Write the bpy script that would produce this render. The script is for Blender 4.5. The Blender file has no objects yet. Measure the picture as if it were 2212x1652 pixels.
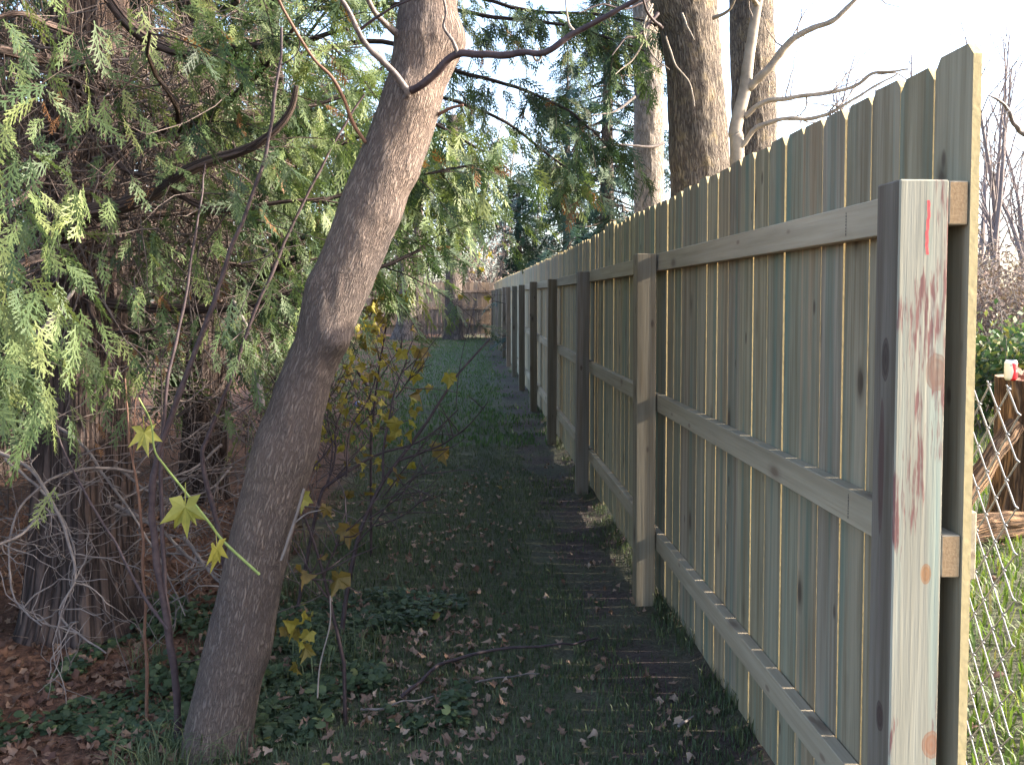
import bpy, math, random
import numpy as np
from mathutils import Matrix, Vector, Euler

scene = bpy.context.scene
COL = scene.collection
R = math.radians

# ------------------------------------------------------------------ camera
F = 1913.0                      # focal length in units of a 2212 px wide frame
CAM_H, YAW, PITCH, SHIFT = 1.5, 2.87, 2.6, -0.0402
cd = bpy.data.cameras.new('camera'); cam = bpy.data.objects.new('camera', cd); COL.objects.link(cam)
cam.location = (0, 0, CAM_H); cam.rotation_euler = (R(90 - PITCH), 0, R(-YAW))
cd.sensor_width = 36; cd.lens = F / 2212 * 36; cd.shift_y = SHIFT
cd.clip_start = .05; cd.clip_end = 2000
scene.camera = cam
# ------------------------------------------------------------------ sky, sun, exposure
SUN_EL, SUN_AZ = 23.0, 93.5     # azimuth clockwise from +Y (the run of the fence)
w = bpy.data.worlds.new('World'); scene.world = w; w.use_nodes = True
sk = w.node_tree.nodes.new('ShaderNodeTexSky'); sk.sky_type = 'NISHITA'; sk.sun_disc = False
sk.sun_elevation = R(SUN_EL); sk.sun_rotation = R(SUN_AZ); sk.dust_density = 3.0; sk.air_density = .8; sk.ozone_density = .4
w.node_tree.links.new(sk.outputs[0], w.node_tree.nodes['Background'].inputs[0])
w.node_tree.nodes['Background'].inputs[1].default_value = .15
sl = bpy.data.lights.new('sun', 'SUN'); so = bpy.data.objects.new('sun', sl); COL.objects.link(so)
sl.energy = 3.0; sl.angle = R(1.2); sl.color = (1, .93, .80)
sd = Vector((math.sin(R(SUN_AZ)) * math.cos(R(SUN_EL)), math.cos(R(SUN_AZ)) * math.cos(R(SUN_EL)), math.sin(R(SUN_EL))))
so.rotation_euler = sd.to_track_quat('Z', 'Y').to_euler(); so.location = (20, 0, 20)
scene.view_settings.view_transform = 'Standard'; scene.view_settings.look = 'None'
scene.view_settings.gamma = 1; scene.view_settings.use_curve_mapping = False
scene.view_settings.exposure = 2.65
scene.render.engine = 'CYCLES'
scene.cycles.max_bounces = 5; scene.cycles.diffuse_bounces = 2; scene.cycles.transparent_max_bounces = 8

# ------------------------------------------------------------------ helpers
CR = Euler((R(90 - PITCH), 0, R(-YAW))).to_matrix()
def at(px, py, Y):
    """point at distance Y along the fence for a place in the 2212 x 1652 picture"""
    d = CR @ Vector(((px - 1106) / F, (826 - py) / F + SHIFT * 2212 / F, -1))
    k = Y / d.y
    return np.array((d.x * k, Y, CAM_H + d.z * k))

def path(pts, Y0, Y1=None):
    n = len(pts); Y1 = Y0 if Y1 is None else Y1
    return np.array([at(p[0], p[1], Y0 + (Y1 - Y0) * i / max(1, n - 1)) for i, p in enumerate(pts)])

def hsh(i, j, k, s):
    h = (i * 374761393 + j * 668265263 + k * 2147483647 + s * 1274126177) & 0xffffffff
    h = ((h ^ (h >> 13)) * 1274126177) & 0xffffffff
    return ((h ^ (h >> 16)) & 0xffff) / 65535.0
def vn(P, s=0):
    P = np.asarray(P, float); I = np.floor(P).astype(np.int64); f = P - I; f = f * f * (3 - 2 * f)
    r = 0
    for a in (0, 1):
        for b in (0, 1):
            for c in (0, 1):
                wgt = (f[:, 0] if a else 1 - f[:, 0]) * (f[:, 1] if b else 1 - f[:, 1]) * (f[:, 2] if c else 1 - f[:, 2])
                r = r + wgt * hsh(I[:, 0] + a, I[:, 1] + b, I[:, 2] + c, s)
    return r * 2 - 1
def fbm(P, s=0, o=3):
    r = 0; a = 1; t = 0
    for i in range(o):
        r = r + a * vn(np.asarray(P) * 2 ** i, s + i * 7); t += a; a *= .5
    return r / t
def sstep(a, b, x):
    t = np.clip((np.asarray(x, float) - a) / (b - a), 0, 1); return t * t * (3 - 2 * t)

def gz(x, y):
    """height of the ground"""
    x = np.atleast_1d(np.asarray(x, float)); y = np.atleast_1d(np.asarray(y, float))
    P = np.stack([x, y, 0 * x], 1)
    z = .22 * sstep(6, 31, y) + .025 * vn(P * 1.3, 3) + .010 * vn(P * 4.0, 5)
    z = z + .07 * sstep(1.0, 1.25, x) * (1 - sstep(14, 30, y)) + .04 * sstep(-1.0, -2.2, x)  # field side raised, added to block sun leaking under the pickets
    z = z + .045 * sstep(.90, 1.02, x) * (1 - sstep(14, 30, y))
    return z
def gz1(x, y): return float(gz(x, y)[0])

def mesh_np(name, V, Fa, mat, parent=None, uv=None, tint=None, smooth=False, quads2=None):
    me = bpy.data.meshes.new(name)
    V = np.asarray(V, np.float32); Fa = np.asarray(Fa, np.int32); k = Fa.shape[1]
    me.vertices.add(len(V)); me.vertices.foreach_set('co', V.ravel())
    me.loops.add(Fa.size); me.loops.foreach_set('vertex_index', Fa.ravel())
    me.polygons.add(len(Fa)); me.polygons.foreach_set('loop_start', np.arange(0, Fa.size, k, dtype=np.int32))
    if smooth: me.polygons.foreach_set('use_smooth', np.ones(len(Fa), bool))
    if uv is not None:
        l = me.uv_layers.new(name='UVMap'); l.data.foreach_set('uv', np.asarray(uv, np.float32).ravel())
    if tint is not None:
        a = me.attributes.new('tint', 'FLOAT', 'POINT'); a.data.foreach_set('value', np.asarray(tint, np.float32))
    me.update(calc_edges=True)
    if mat: me.materials.append(mat)
    return obj(name, me, parent)
def obj(name, me, parent=None, loc=None, rot=None):
    o = bpy.data.objects.new(name, me); COL.objects.link(o)
    if parent is not None: o.parent = parent
    if loc is not None: o.location = [float(v) for v in loc]
    if rot is not None: o.rotation_euler = rot
    return o
def tag(o, label, cat, group=None):
    o['label'] = label; o['category'] = cat
    if group: o['group'] = group
    return o
def thing(name, label, cat, group=None, loc=(0, 0, 0), rz=0):
    o = obj(name, None, None, loc, (0, 0, rz)); return tag(o, label, cat, group)
def struct(o): o['kind'] = 'structure'; return o
def stuff(o, label=None, cat=None):
    o['kind'] = 'stuff'
    if label: o['label'] = label
    if cat: o['category'] = cat
    return o

def smooth_path(P, n):
    """Catmull-Rom resample to n points"""
    P = np.asarray(P, float)
    if len(P) < 3: return P[0] + (P[-1] - P[0]) * np.linspace(0, 1, n)[:, None]
    Q = np.vstack([2 * P[0] - P[1], P, 2 * P[-1] - P[-2]])
    u = np.linspace(0, len(P) - 1 - 1e-6, n); i = u.astype(int); t = (u - i)[:, None]
    a, b, c, d = Q[i], Q[i + 1], Q[i + 2], Q[i + 3]
    return .5 * (2 * b + (c - a) * t + (2 * a - 5 * b + 4 * c - d) * t * t + (3 * b - a - 3 * c + d) * t ** 3)

def tube(P, rad, ns=6, close=True):
    """V, quads, uv (metres round, metres along)"""
    P = np.asarray(P, float); n = len(P); rad = np.broadcast_to(np.asarray(rad, float), (n,))
    T = np.gradient(P, axis=0); T /= np.linalg.norm(T, axis=1)[:, None] + 1e-9
    ref = np.array((0.31, .95, .02)); 
    if abs(T[0] @ ref) > .9: ref = np.array((1., 0, 0))
    U = ref - T * (T @ ref)[:, None]; U /= np.linalg.norm(U, axis=1)[:, None] + 1e-9
    W = np.cross(T, U)
    th = np.arange(ns) * 2 * math.pi / ns
    V = P[:, None, :] + rad[:, None, None] * (np.cos(th)[None, :, None] * U[:, None, :] + np.sin(th)[None, :, None] * W[:, None, :])
    V = V.reshape(-1, 3)
    i = np.arange(n - 1)[:, None]; j = np.arange(ns)[None, :]; j2 = (j + 1) % ns
    Q = np.stack([i * ns + j, i * ns + j2, (i + 1) * ns + j2, (i + 1) * ns + j], -1).reshape(-1, 4)
    L = np.concatenate([[0], np.cumsum(np.linalg.norm(np.diff(P, axis=0), axis=1))])
    rm = rad.mean(); jj = np.broadcast_to(j, (n - 1, ns)); ii = np.broadcast_to(i, (n - 1, ns))
    du = 2 * math.pi * rm / ns
    uv = np.stack([np.stack([jj * du, L[ii]], -1), np.stack([(jj + 1) * du, L[ii]], -1), np.stack([(jj + 1) * du, L[ii + 1]], -1), np.stack([jj * du, L[ii + 1]], -1)], 2).reshape(-1, 2)
    return V, Q, uv
class Bag:
    def __init__(s): s.V = []; s.Q = []; s.U = []; s.T = []; s.n = 0
    def add(s, V, Q, uv=None, tint=None):
        s.V.append(V); s.Q.append(np.asarray(Q) + s.n); s.n += len(V)
        s.U.append(uv if uv is not None else np.zeros((np.asarray(Q).size, 2)))
        s.T.append(np.broadcast_to(np.asarray(0. if tint is None else tint, float), (len(V),)))
    def tube(s, P, r, ns=4, tint=None): s.add(*tube(P, r, ns), tint=tint)
    def build(s, name, mat, parent=None, smooth=True):
        return mesh_np(name, np.vstack(s.V), np.vstack(s.Q), mat, parent, np.vstack(s.U), np.concatenate(s.T), smooth)
def cap_tube(P, r, ns=6):
    """tube with its ends drawn to a point ring so that they look closed"""
    P = np.asarray(P, float); r = np.broadcast_to(np.asarray(r, float), (len(P),)).copy()
    d0 = P[0] - P[1]; d0 /= np.linalg.norm(d0) + 1e-9; d1 = P[-1] - P[-2]; d1 /= np.linalg.norm(d1) + 1e-9
    P2 = np.vstack([P[0] + d0 * .002, P[0] + d0 * .001, P, P[-1] + d1 * .001, P[-1] + d1 * .002])
    return tube(P2, np.concatenate([[1e-4, r[0] * .98], r, [r[-1] * .98, 1e-4]]), ns)

def box(sx, sy, sz, bev=.003):
    """corner at origin box mesh V,Q with chamfered vertical look (8-corner x3 chamfer kept simple)"""
    import bmesh
    bm = bmesh.new(); bmesh.ops.create_cube(bm, size=1)
    for v in bm.verts: v.co = ((v.co.x + .5) * sx, (v.co.y + .5) * sy, (v.co.z + .5) * sz)
    if bev: bmesh.ops.bevel(bm, geom=bm.edges[:], offset=bev, segments=1, affect='EDGES')
    me = bpy.data.meshes.new('piece'); bm.to_mesh(me); bm.free(); return me

# ------------------------------------------------------------------ materials
def new_mat(name):
    m = bpy.data.materials.new(name); m.use_nodes = True
    nt = m.node_tree; b = nt.nodes['Principled BSDF']; b.inputs['Roughness'].default_value = .8
    b.inputs['Specular IOR Level'].default_value = .25
    return m, nt, b
class N:
    def __init__(s, nt): s.nt = nt
    def n(s, t, **k):
        d = s.nt.nodes.new('ShaderNode' + t)
        for a, v in k.items(): setattr(d, a, v)
        return d
    def l(s, a, b): s.nt.links.new(a, b)
    def noise(s, vec, scale=5, detail=4, rough=.55, dist=0):
        d = s.n('TexNoise'); d.inputs['Scale'].default_value = scale; d.inputs['Detail'].default_value = detail
        d.inputs['Roughness'].default_value = rough; d.inputs['Distortion'].default_value = dist
        if vec is not None: s.l(vec, d.inputs['Vector'])
        return d.outputs['Fac']
    def vor(s, vec, scale=5, feature='F1', rnd=1):
        d = s.n('TexVoronoi', feature=feature); d.inputs['Scale'].default_value = scale; d.inputs['Randomness'].default_value = rnd
        if vec is not None: s.l(vec, d.inputs['Vector'])
        return d.outputs['Distance']
    def ramp(s, fac, stops, interp='LINEAR'):
        d = s.n('ValToRGB'); e = d.color_ramp.elements; d.color_ramp.interpolation = interp
        while len(e) < len(stops): e.new(.5)
        for i, (p, c) in enumerate(stops):
            e[i].position = p; e[i].color = (*(c if isinstance(c, tuple) else (c, c, c)), 1)
        s.l(fac, d.inputs[0]); return d.outputs[0]
    def math(s, op, a, b=None, clamp=False):
        d = s.n('Math', operation=op, use_clamp=clamp)
        for i, v in enumerate((a, b)):
            if v is None: continue
            if isinstance(v, (int, float)): d.inputs[i].default_value = v
            else: s.l(v, d.inputs[i])
        return d.outputs[0]
    def vmath(s, op, a, b=None):
        d = s.n('VectorMath', operation=op)
        for i, v in enumerate((a, b)):
            if v is None: continue
            if isinstance(v, tuple): d.inputs[i].default_value = v
            else: s.l(v, d.inputs[i])
        return d.outputs['Value'] if op in ('LENGTH', 'DISTANCE', 'DOT_PRODUCT') else d.outputs[0]
    def mix(s, fac, a, b, blend='MIX'):
        d = s.n('Mix', data_type='RGBA', blend_type=blend)
        for i, v in ((0, fac), (6, a), (7, b)):
            if isinstance(v, (int, float)): d.inputs[i].default_value = v
            elif isinstance(v, tuple): d.inputs[i].default_value = (*v, 1)
            else: s.l(v, d.inputs[i])
        return d.outputs[2]
    def bump(s, h, strength=.5, dist=.01, b=None):
        d = s.n('Bump'); d.inputs['Strength'].default_value = strength; d.inputs['Distance'].default_value = dist
        s.l(h, d.inputs['Height'])
        if b is not None: s.l(d.outputs[0], b.inputs['Normal'])
        return d.outputs[0]

def wood(name, cols, streak=(1, 1, 1), stain=None, stain_amt=.5, axis='Z', dark=.35, knots=True, fixed=(), red=0., grain=1.0):
    """boards of treated pine: each piece takes its own tone from its random number"""
    m, nt, b = new_mat(name); g = N(nt)
    tc = g.n('TexCoord').outputs['Object']; oi = g.n('ObjectInfo').outputs['Random']
    off = g.n('CombineXYZ'); 
    for i, k in enumerate((37.0, 53.0, 91.0)): g.l(g.math('MULTIPLY', oi, k), off.inputs[i])
    p = g.vmath('ADD', tc, off.outputs[0])
    st = {'Z': (34, 34, 1.1), 'Y': (34, 1.1, 34), 'X': (1.1, 34, 34)}[axis]
    lo = {'Z': (9, 9, .8), 'Y': (9, .8, 9), 'X': (.8, 9, 9)}[axis]
    gr = g.noise(g.vmath('MULTIPLY', p, st), 1.0, 6, .6, .3)
    fine = g.noise(g.vmath('MULTIPLY', p, tuple(v * 4 for v in st)), 1.0, 3, .6)
    low = g.noise(g.vmath('MULTIPLY', p, lo), 1.0, 3, .5)
    n = len(cols)
    base = g.ramp(oi, [(i / max(1, n - 1) if n > 1 else 0, c) for i, c in enumerate(cols)] if n > 1 else [(0, cols[0]), (1, cols[0])], 'LINEAR')
    c = g.mix(g.ramp(low, [(.3, 0.), (.7, 1.)]), g.mix(1., base, (.80, .78, .74), 'MULTIPLY'), g.mix(1., base, (1.15, 1.12, 1.08), 'MULTIPLY'))
    c = g.mix(g.ramp(gr, [(.40, 0.), (.62, .75 * grain)]), c, g.mix(1., c, (.60, .55, .48), 'MULTIPLY'))
    c = g.mix(g.ramp(fine, [(.45, 0.), (.75, .45 * grain)]), c, g.mix(1., c, (.62, .56, .5), 'MULTIPLY'))
    if stain:
        p2 = g.vmath('ADD', p, (11.3, 4.1, 7.7))
        lo2 = tuple(v * (1.9 if v > 2 else .8) for v in lo)
        sm = g.ramp(g.noise(g.vmath('MULTIPLY', p2, lo2), 1.0, 3, .55), [(.52, 0.), (.70, stain_amt)])
        c = g.mix(sm, c, stain)
    if red:
        p3 = g.vmath('MULTIPLY', g.vmath('ADD', p, (3.3, 9.1, 2.2)), (14, 14, 3.6))
        rn = g.noise(p3, 1.0, 2, .5)
        brush = g.noise(g.vmath('MULTIPLY', p, (150, 150, 14)), 1.0, 3, .6)
        rm = g.ramp(g.math('ADD', rn, g.math('MULTIPLY', g.math('SUBTRACT', brush, .5), .55)), [(.53, 0.), (.62, red)])
        c = g.mix(rm, c, (.16, .065, .06))
    if knots:
        kk = {'Z': (1, 1, .42), 'Y': (1, .42, 1), 'X': (.42, 1, 1)}[axis]
        v = g.vor(g.vmath('MULTIPLY', p, kk), 6.4)
        c = g.mix(g.ramp(g.vor(g.vmath('MULTIPLY', g.vmath('ADD', p, (5.1, 2.7, 8.3)), kk), 11.), [(.0, .9), (.07, .7), (.12, 0.)]), c, tuple(x * dark for x in (.22, .15, .11)))
        c = g.mix(g.ramp(v, [(.0, .95), (.07, .85), (.12, .35), (.20, 0.)]), c, tuple(x * dark for x in (.20, .14, .10)))
    for (kx, ky, kz, rx, rz, kc) in fixed:           # knots that have their own place on one piece
        d = g.vmath('LENGTH', g.vmath('MULTIPLY', g.vmath('SUBTRACT', tc, (kx, ky, kz)), (1 / rx, 1 / rx, 1 / rz)))
        d = g.math('ADD', d, g.math('MULTIPLY', g.math('SUBTRACT', gr, .5), .8))
        c = g.mix(g.ramp(d, [(.0, .95), (.35, .75), (.62, .9), (.80, .55), (.92, .75), (1.0, .0)]), c, kc)
    g.l(c, b.inputs['Base Color'])
    b.inputs['Roughness'].default_value = .78
    g.bump(g.math('ADD', gr, g.math('MULTIPLY', fine, .6)), .5, .0025, b)
    return m

def bark(name, ridge, furrow, su=60., sv=9., depth=.012, lichen=None, warp=.6, furr=.16, hi=1.5):
    m, nt, b = new_mat(name); g = N(nt)
    uv = g.n('UVMap').outputs[0]
    tc = g.n('TexCoord').outputs['Object']
    p = g.vmath('MULTIPLY', uv, (su, sv, 1))
    wv = g.n('TexNoise'); wv.inputs['Scale'].default_value = 1.1; wv.inputs['Detail'].default_value = 2; g.l(p, wv.inputs['Vector'])
    pw = g.vmath('ADD', p, g.vmath('MULTIPLY', g.vmath('SUBTRACT', wv.outputs['Color'], (.5, .5, .5)), (warp * 2.2, warp * 2.2, 0)))
    e = g.vor(pw, 1.0, 'DISTANCE_TO_EDGE')
    fine = g.noise(g.vmath('MULTIPLY', uv, (su * 2.5, sv * 3.5, 1)), 1.0, 5, .65)
    f = g.ramp(g.math('ADD', e, g.math('MULTIPLY', g.math('SUBTRACT', fine, .5), .22)), [(.0, 0.), (furr, .75), (furr * 2.6, 1.)])
    low = g.noise(tc, 3.0, 4, .6)
    c = g.mix(f, furrow, ridge)
    c = g.mix(g.ramp(low, [(.35, 0.), (.65, 1.)]), g.mix(1., c, (.72, .72, .74), 'MULTIPLY'), g.mix(1., c, (1.18, 1.12, 1.04), 'MULTIPLY'))
    c = g.mix(g.ramp(fine, [(.4, 0.), (.75, .5)]), c, g.mix(1., c, (hi, hi * .97, hi * .94), 'MULTIPLY'))
    if lichen: c = g.mix(g.ramp(g.noise(tc, 7.0, 5, .6), [(.56, 0.), (.68, .6)]), c, lichen)
    g.l(c, b.inputs['Base Color']); b.inputs['Roughness'].default_value = .9
    g.bump(g.math('ADD', f, g.math('MULTIPLY', fine, .35)), .9, depth, b)
    return m

def plain(name, col, col2=None, rough=.8, scale=20, spec=.25, metal=0., bump=0.):
    m, nt, b = new_mat(name); g = N(nt)
    tc = g.n('TexCoord').outputs['Object']
    nf = g.noise(tc, scale, 4)
    g.l(g.ramp(nf, [(.3, col), (.7, col2 or tuple(min(1, v * 1.3) for v in col))]), b.inputs['Base Color'])
    b.inputs['Roughness'].default_value = rough; b.inputs['Specular IOR Level'].default_value = spec; b.inputs['Metallic'].default_value = metal
    if bump: g.bump(nf, .6, bump, b)
    return m

def leafmat(name, stops, trans=.35, rough=.55, use='tint'):
    """thin leaf: tint picks its own hue, light passes through"""
    m, nt, b = new_mat(name); g = N(nt)
    if use == 'tint': fac = g.n('Attribute', attribute_name='tint').outputs['Fac']
    else: fac = g.n('ObjectInfo').outputs['Random']
    tc = g.n('TexCoord').outputs['Object']
    c = g.ramp(fac, stops)
    c = g.mix(g.ramp(g.noise(tc, 55. if use != 'tint' else 9., 3), [(.35, 0.), (.7, .6)]), c, g.mix(1., c, (.55, .55, .5), 'MULTIPLY'))
    g.l(c, b.inputs['Base Color']); b.inputs['Roughness'].default_value = rough; b.inputs['Specular IOR Level'].default_value = .3
    t = g.n('BsdfTranslucent'); g.l(g.mix(1., c, (1.2, 1.25, .8), 'MULTIPLY'), t.inputs[0])
    mx = g.n('MixShader'); mx.inputs[0].default_value = trans
    g.l(b.outputs[0], mx.inputs[1]); g.l(t.outputs[0], mx.inputs[2]); g.l(mx.outputs[0], nt.nodes['Material Output'].inputs[0])
    return m

M = {}
PC = [tuple(v * f_ for v, f_ in zip(c_, (1.12, 1.16, 1.36))) for c_ in [(.30, .255, .155), (.265, .24, .15), (.34, .255, .155), (.235, .22, .145), (.31, .27, .16), (.26, .215, .145), (.29, .27, .17), (.36, .275, .165), (.25, .21, .15), (.32, .285, .175)]]
M['picket'] = wood('treated picket wood', PC, stain=(.10, .165, .135), stain_amt=.75)
M['rail'] = wood('rail wood', [(.36, .31, .24), (.40, .34, .26), (.33, .29, .22)], axis='Y', grain=.5, dark=.8)
M['post'] = wood('post wood', [(.25, .21, .165), (.205, .195, .17), (.28, .225, .16), (.23, .21, .165), (.21, .19, .17), (.27, .205, .155)], stain=(.10, .11, .095), stain_amt=.3)
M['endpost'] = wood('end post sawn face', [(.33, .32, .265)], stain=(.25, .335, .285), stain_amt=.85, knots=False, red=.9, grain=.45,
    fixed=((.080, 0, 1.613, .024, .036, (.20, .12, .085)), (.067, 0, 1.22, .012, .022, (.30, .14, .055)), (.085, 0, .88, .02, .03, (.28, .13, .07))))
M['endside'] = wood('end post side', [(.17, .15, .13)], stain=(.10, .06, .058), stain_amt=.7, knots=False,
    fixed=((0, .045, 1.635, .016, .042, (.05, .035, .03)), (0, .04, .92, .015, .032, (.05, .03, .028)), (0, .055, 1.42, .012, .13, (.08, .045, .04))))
M['cross'] = wood('old fence wood', [(.25, .19, .15), (.30, .22, .17), (.22, .18, .15), (.33, .24, .17)], knots=False)
M['sawn'] = plain('sawn picket edge', (.40, .31, .155), (.48, .38, .20), .8, 60, bump=.002)  # fresh-sawn wood; extra yellow put in for the sunlit slivers between pickets
M['endgrain'] = plain('rail end grain', (.27, .17, .09), (.40, .27, .15), .85, 160, bump=.002)
M['redpaint'] = plain('red lumber crayon', (.75, .06, .07), (.80, .10, .10), .7, 120)
M['ink'] = plain('stamp ink', (.035, .03, .03), (.06, .05, .05), .8, 60)
M['leanbark'] = bark('leaning tree bark', (.205, .165, .145), (.095, .072, .065), 135, 22, .009, warp=1.0, furr=.26, hi=1.22)
M['ashbark'] = bark('furrowed bark', (.20, .168, .138), (.075, .060, .054), 46, 7, .025, warp=1.1, lichen=(.25, .19, .11))
M['greybark'] = bark('pale furrowed bark', (.30, .265, .235), (.15, .13, .115), 55, 8, .02, warp=1.1)
M['cedarbark'] = bark('cedar bark', (.100, .072, .064), (.026, .018, .017), 62, 2.6, .02, warp=.5)
M['darkbark'] = bark('far dark bark', (.13, .11, .10), (.05, .042, .04), 26, 5, .02)
M['twig'] = plain('grey twig', (.095, .078, .074), (.18, .150, .138), .85, 30)
M['paletwig'] = plain('pale dead twig', (.14, .115, .105), (.23, .195, .175), .85, 30)
M['cane'] = plain('dark cane', (.030, .020, .024), (.075, .050, .050), .6, 40)
M['redcane'] = plain('reddish cane', (.10, .052, .038), (.16, .085, .055), .6, 40)
M['bare'] = plain('smooth bark', (.19, .155, .125), (.30, .25, .20), .8, 14, bump=.004)
M['fartwig'] = plain('far bare wood', (.14, .115, .115), (.22, .18, .175), .9, 3)
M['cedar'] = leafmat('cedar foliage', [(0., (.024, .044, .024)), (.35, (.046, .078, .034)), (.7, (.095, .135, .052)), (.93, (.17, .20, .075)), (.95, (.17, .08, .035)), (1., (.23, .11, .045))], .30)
M['spruce'] = leafmat('spruce foliage', [(0., (.018, .040, .030)), (.6, (.030, .062, .042)), (1., (.055, .10, .040))], .12)
M['grass'] = leafmat('grass blades', [(0., (.055, .076, .042)), (.6, (.095, .125, .062)), (.9, (.165, .175, .078)), (1., (.25, .21, .11))], .30)
M['field'] = leafmat('field grass blades', [(0., (.05, .09, .02)), (.6, (.095, .15, .030)), (.9, (.17, .20, .045)), (1., (.28, .24, .10))], .35)
M['ivy'] = leafmat('ground ivy leaf', [(0., (.034, .056, .030)), (.6, (.062, .092, .044)), (.9, (.115, .145, .060)), (1., (.23, .21, .05))], .25)
M['yellow'] = leafmat('yellow maple leaf', [(0., (.25, .20, .032)), (.3, (.33, .27, .05)), (.6, (.16, .105, .035)), (.8, (.22, .16, .04)), (1., (.30, .29, .065))], .40, use='obj')
M['greenleaf'] = leafmat('yellowing green leaf', [(0., (.36, .30, .06)), (1., (.25, .25, .055))], .25, use='obj')
M['lawn'] = leafmat('far lawn blades', [(0., (.065, .115, .045)), (.6, (.095, .16, .06)), (.9, (.15, .20, .07)), (1., (.22, .19, .09))], .30)
M['dead'] = leafmat('dry fallen leaf', [(0., (.19, .115, .085)), (.4, (.26, .165, .12)), (.75, (.15, .075, .05)), (1., (.32, .215, .145))], .12, .75, use='obj')
M['scatter'] = leafmat('pale scattered leaf', [(0., (.15, .085, .06)), (.4, (.24, .15, .11)), (.75, (.31, .21, .155)), (1., (.40, .29, .22))], .12, .8)
M['litter'] = leafmat('leaf litter', [(0., (.09, .045, .035)), (.4, (.15, .075, .048)), (.75, (.19, .115, .08)), (1., (.26, .165, .115))], .12, .8)
M['shrub'] = leafmat('shrub leaf', [(0., (.035, .075, .03)), (.7, (.08, .14, .05)), (1., (.24, .22, .06))], .25)
M['brush'] = leafmat('dry brush', [(0., (.13, .085, .08)), (.6, (.21, .15, .13)), (1., (.30, .23, .18))], .1, .9)
M['wire'] = plain('galvanised wire', (.13, .135, .15), (.20, .205, .225), .5, 50, .5, .6)
M['stump'] = bark('weathered stump wood', (.27, .165, .095), (.06, .035, .022), 40, 3, .03, warp=.7)
M['stumptop'] = plain('cut stump wood', (.20, .13, .08), (.36, .26, .17), .9, 24, bump=.01)

# ground: mown lawn, bare earth along the new posts, leaf litter under the cedars
m, nt, b = new_mat('ground'); g = N(nt)
gp = g.n('NewGeometry').outputs['Position']; sx = g.n('SeparateXYZ'); g.l(gp, sx.inputs[0])
n1 = g.noise(gp, 1.6, 5, .6); n2 = g.noise(gp, 38, 4, .7); n3 = g.noise(gp, 7, 5, .65)
soil = g.ramp(n2, [(.3, (.036, .026, .024)), (.7, (.095, .068, .060))])
grs = g.ramp(n2, [(.3, (.045, .048, .030)), (.7, (.11, .108, .064))])
lit = g.ramp(n2, [(.3, (.05, .026, .02)), (.5, (.12, .06, .038)), (.75, (.22, .12, .075))])
edge = g.math('ADD', sx.outputs[0], g.math('MULTIPLY', g.math('SUBTRACT', n1, .5), 1.3))
c = g.mix(g.ramp(g.math('MULTIPLY', g.math('ADD', edge, 4.0), .1), [(.285, 1.), (.315, 0.)]), grs, lit)
band = g.math('ADD', g.math('ABSOLUTE', g.math('SUBTRACT', sx.outputs[0], .78)), g.math('MULTIPLY', g.math('SUBTRACT', n3, .5), .8))
c = g.mix(g.math('MULTIPLY', g.ramp(band, [(.18, 1.), (.36, 0.)]), g.ramp(n1, [(.42, .25), (.54, 1.)])), c, soil)
g.l(c, b.inputs['Base Color']); b.inputs['Roughness'].default_value = .95
g.bump(g.math('ADD', n2, n3), .8, .03, b)
M['ground'] = m

# ------------------------------------------------------------------ ground sheet, reaching the horizon
def axis_pts(near, far, step, grow):
    a = [0.0]; s = step
    while a[-1] < far:
        a.append(a[-1] + s)
        if a[-1] > near: s *= grow
    return np.array(a)
ax = axis_pts(4, 900, .10, 1.16); gx = np.concatenate([-ax[:0:-1], ax])
gy = np.concatenate([-axis_pts(1, 300, .4, 1.3)[:0:-1], axis_pts(12, 1200, .10, 1.12)])
X, Y = np.meshgrid(gx, gy); Z = gz(X.ravel(), Y.ravel())
V = np.stack([X.ravel(), Y.ravel(), Z], 1); nx = len(gx); ny = len(gy)
ii = (np.arange(ny - 1)[:, None] * nx + np.arange(nx - 1)[None, :]).ravel()
struct(mesh_np('ground', V, np.stack([ii, ii + 1, ii + nx + 1, ii + nx], 1), M['ground'], smooth=True))

# ------------------------------------------------------------------ the new board fence
rng = np.random.default_rng(7); random.seed(7)
PX, PT, PW, PH = .96, .017, .138, 1.95     # picket face, thickness, width, height
def fz(y): return .15 * float(sstep(6, 31, y))
def picket_mesh(cl, top_l=.0, wob=0.):
    """dog-eared board: width along Y, height along Z, thickness along X"""
    w_, h_, c_ = PW, PH, cl
    prof = [(0, 0), (w_, 0), (w_, h_ - c_ + top_l), (w_ - c_ * .8, h_), (c_ * .85, h_ + top_l * .4), (0, h_ - c_)]
    n = len(prof); V = [(0, y, z) for y, z in prof] + [(PT, y, z) for y, z in prof]
    me = bpy.data.meshes.new('picket')
    me.from_pydata(V, [], [list(range(n))[::-1], [n + i for i in range(n)]] + [[i, (i + 1) % n, n + (i + 1) % n, n + i] for i in range(n)])
    me.materials.append(M['picket']); me.materials.append(M['sawn']); me.update()
    for f_ in me.polygons: f_.material_index = 1 if abs(f_.normal.x) < .5 else 0
    return me
pmeshes = [picket_mesh(.024), picket_mesh(.029, .003), picket_mesh(.021, -.003)]
fence = thing('picket_fence', 'long new treated pine board fence with dog-eared pickets running beside the shaded path', 'fence', loc=(PX, 1.655, 0))
O = np.array((PX, 1.655, 0))
y = 1.655; YEND = 31.2; k = 0
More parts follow.
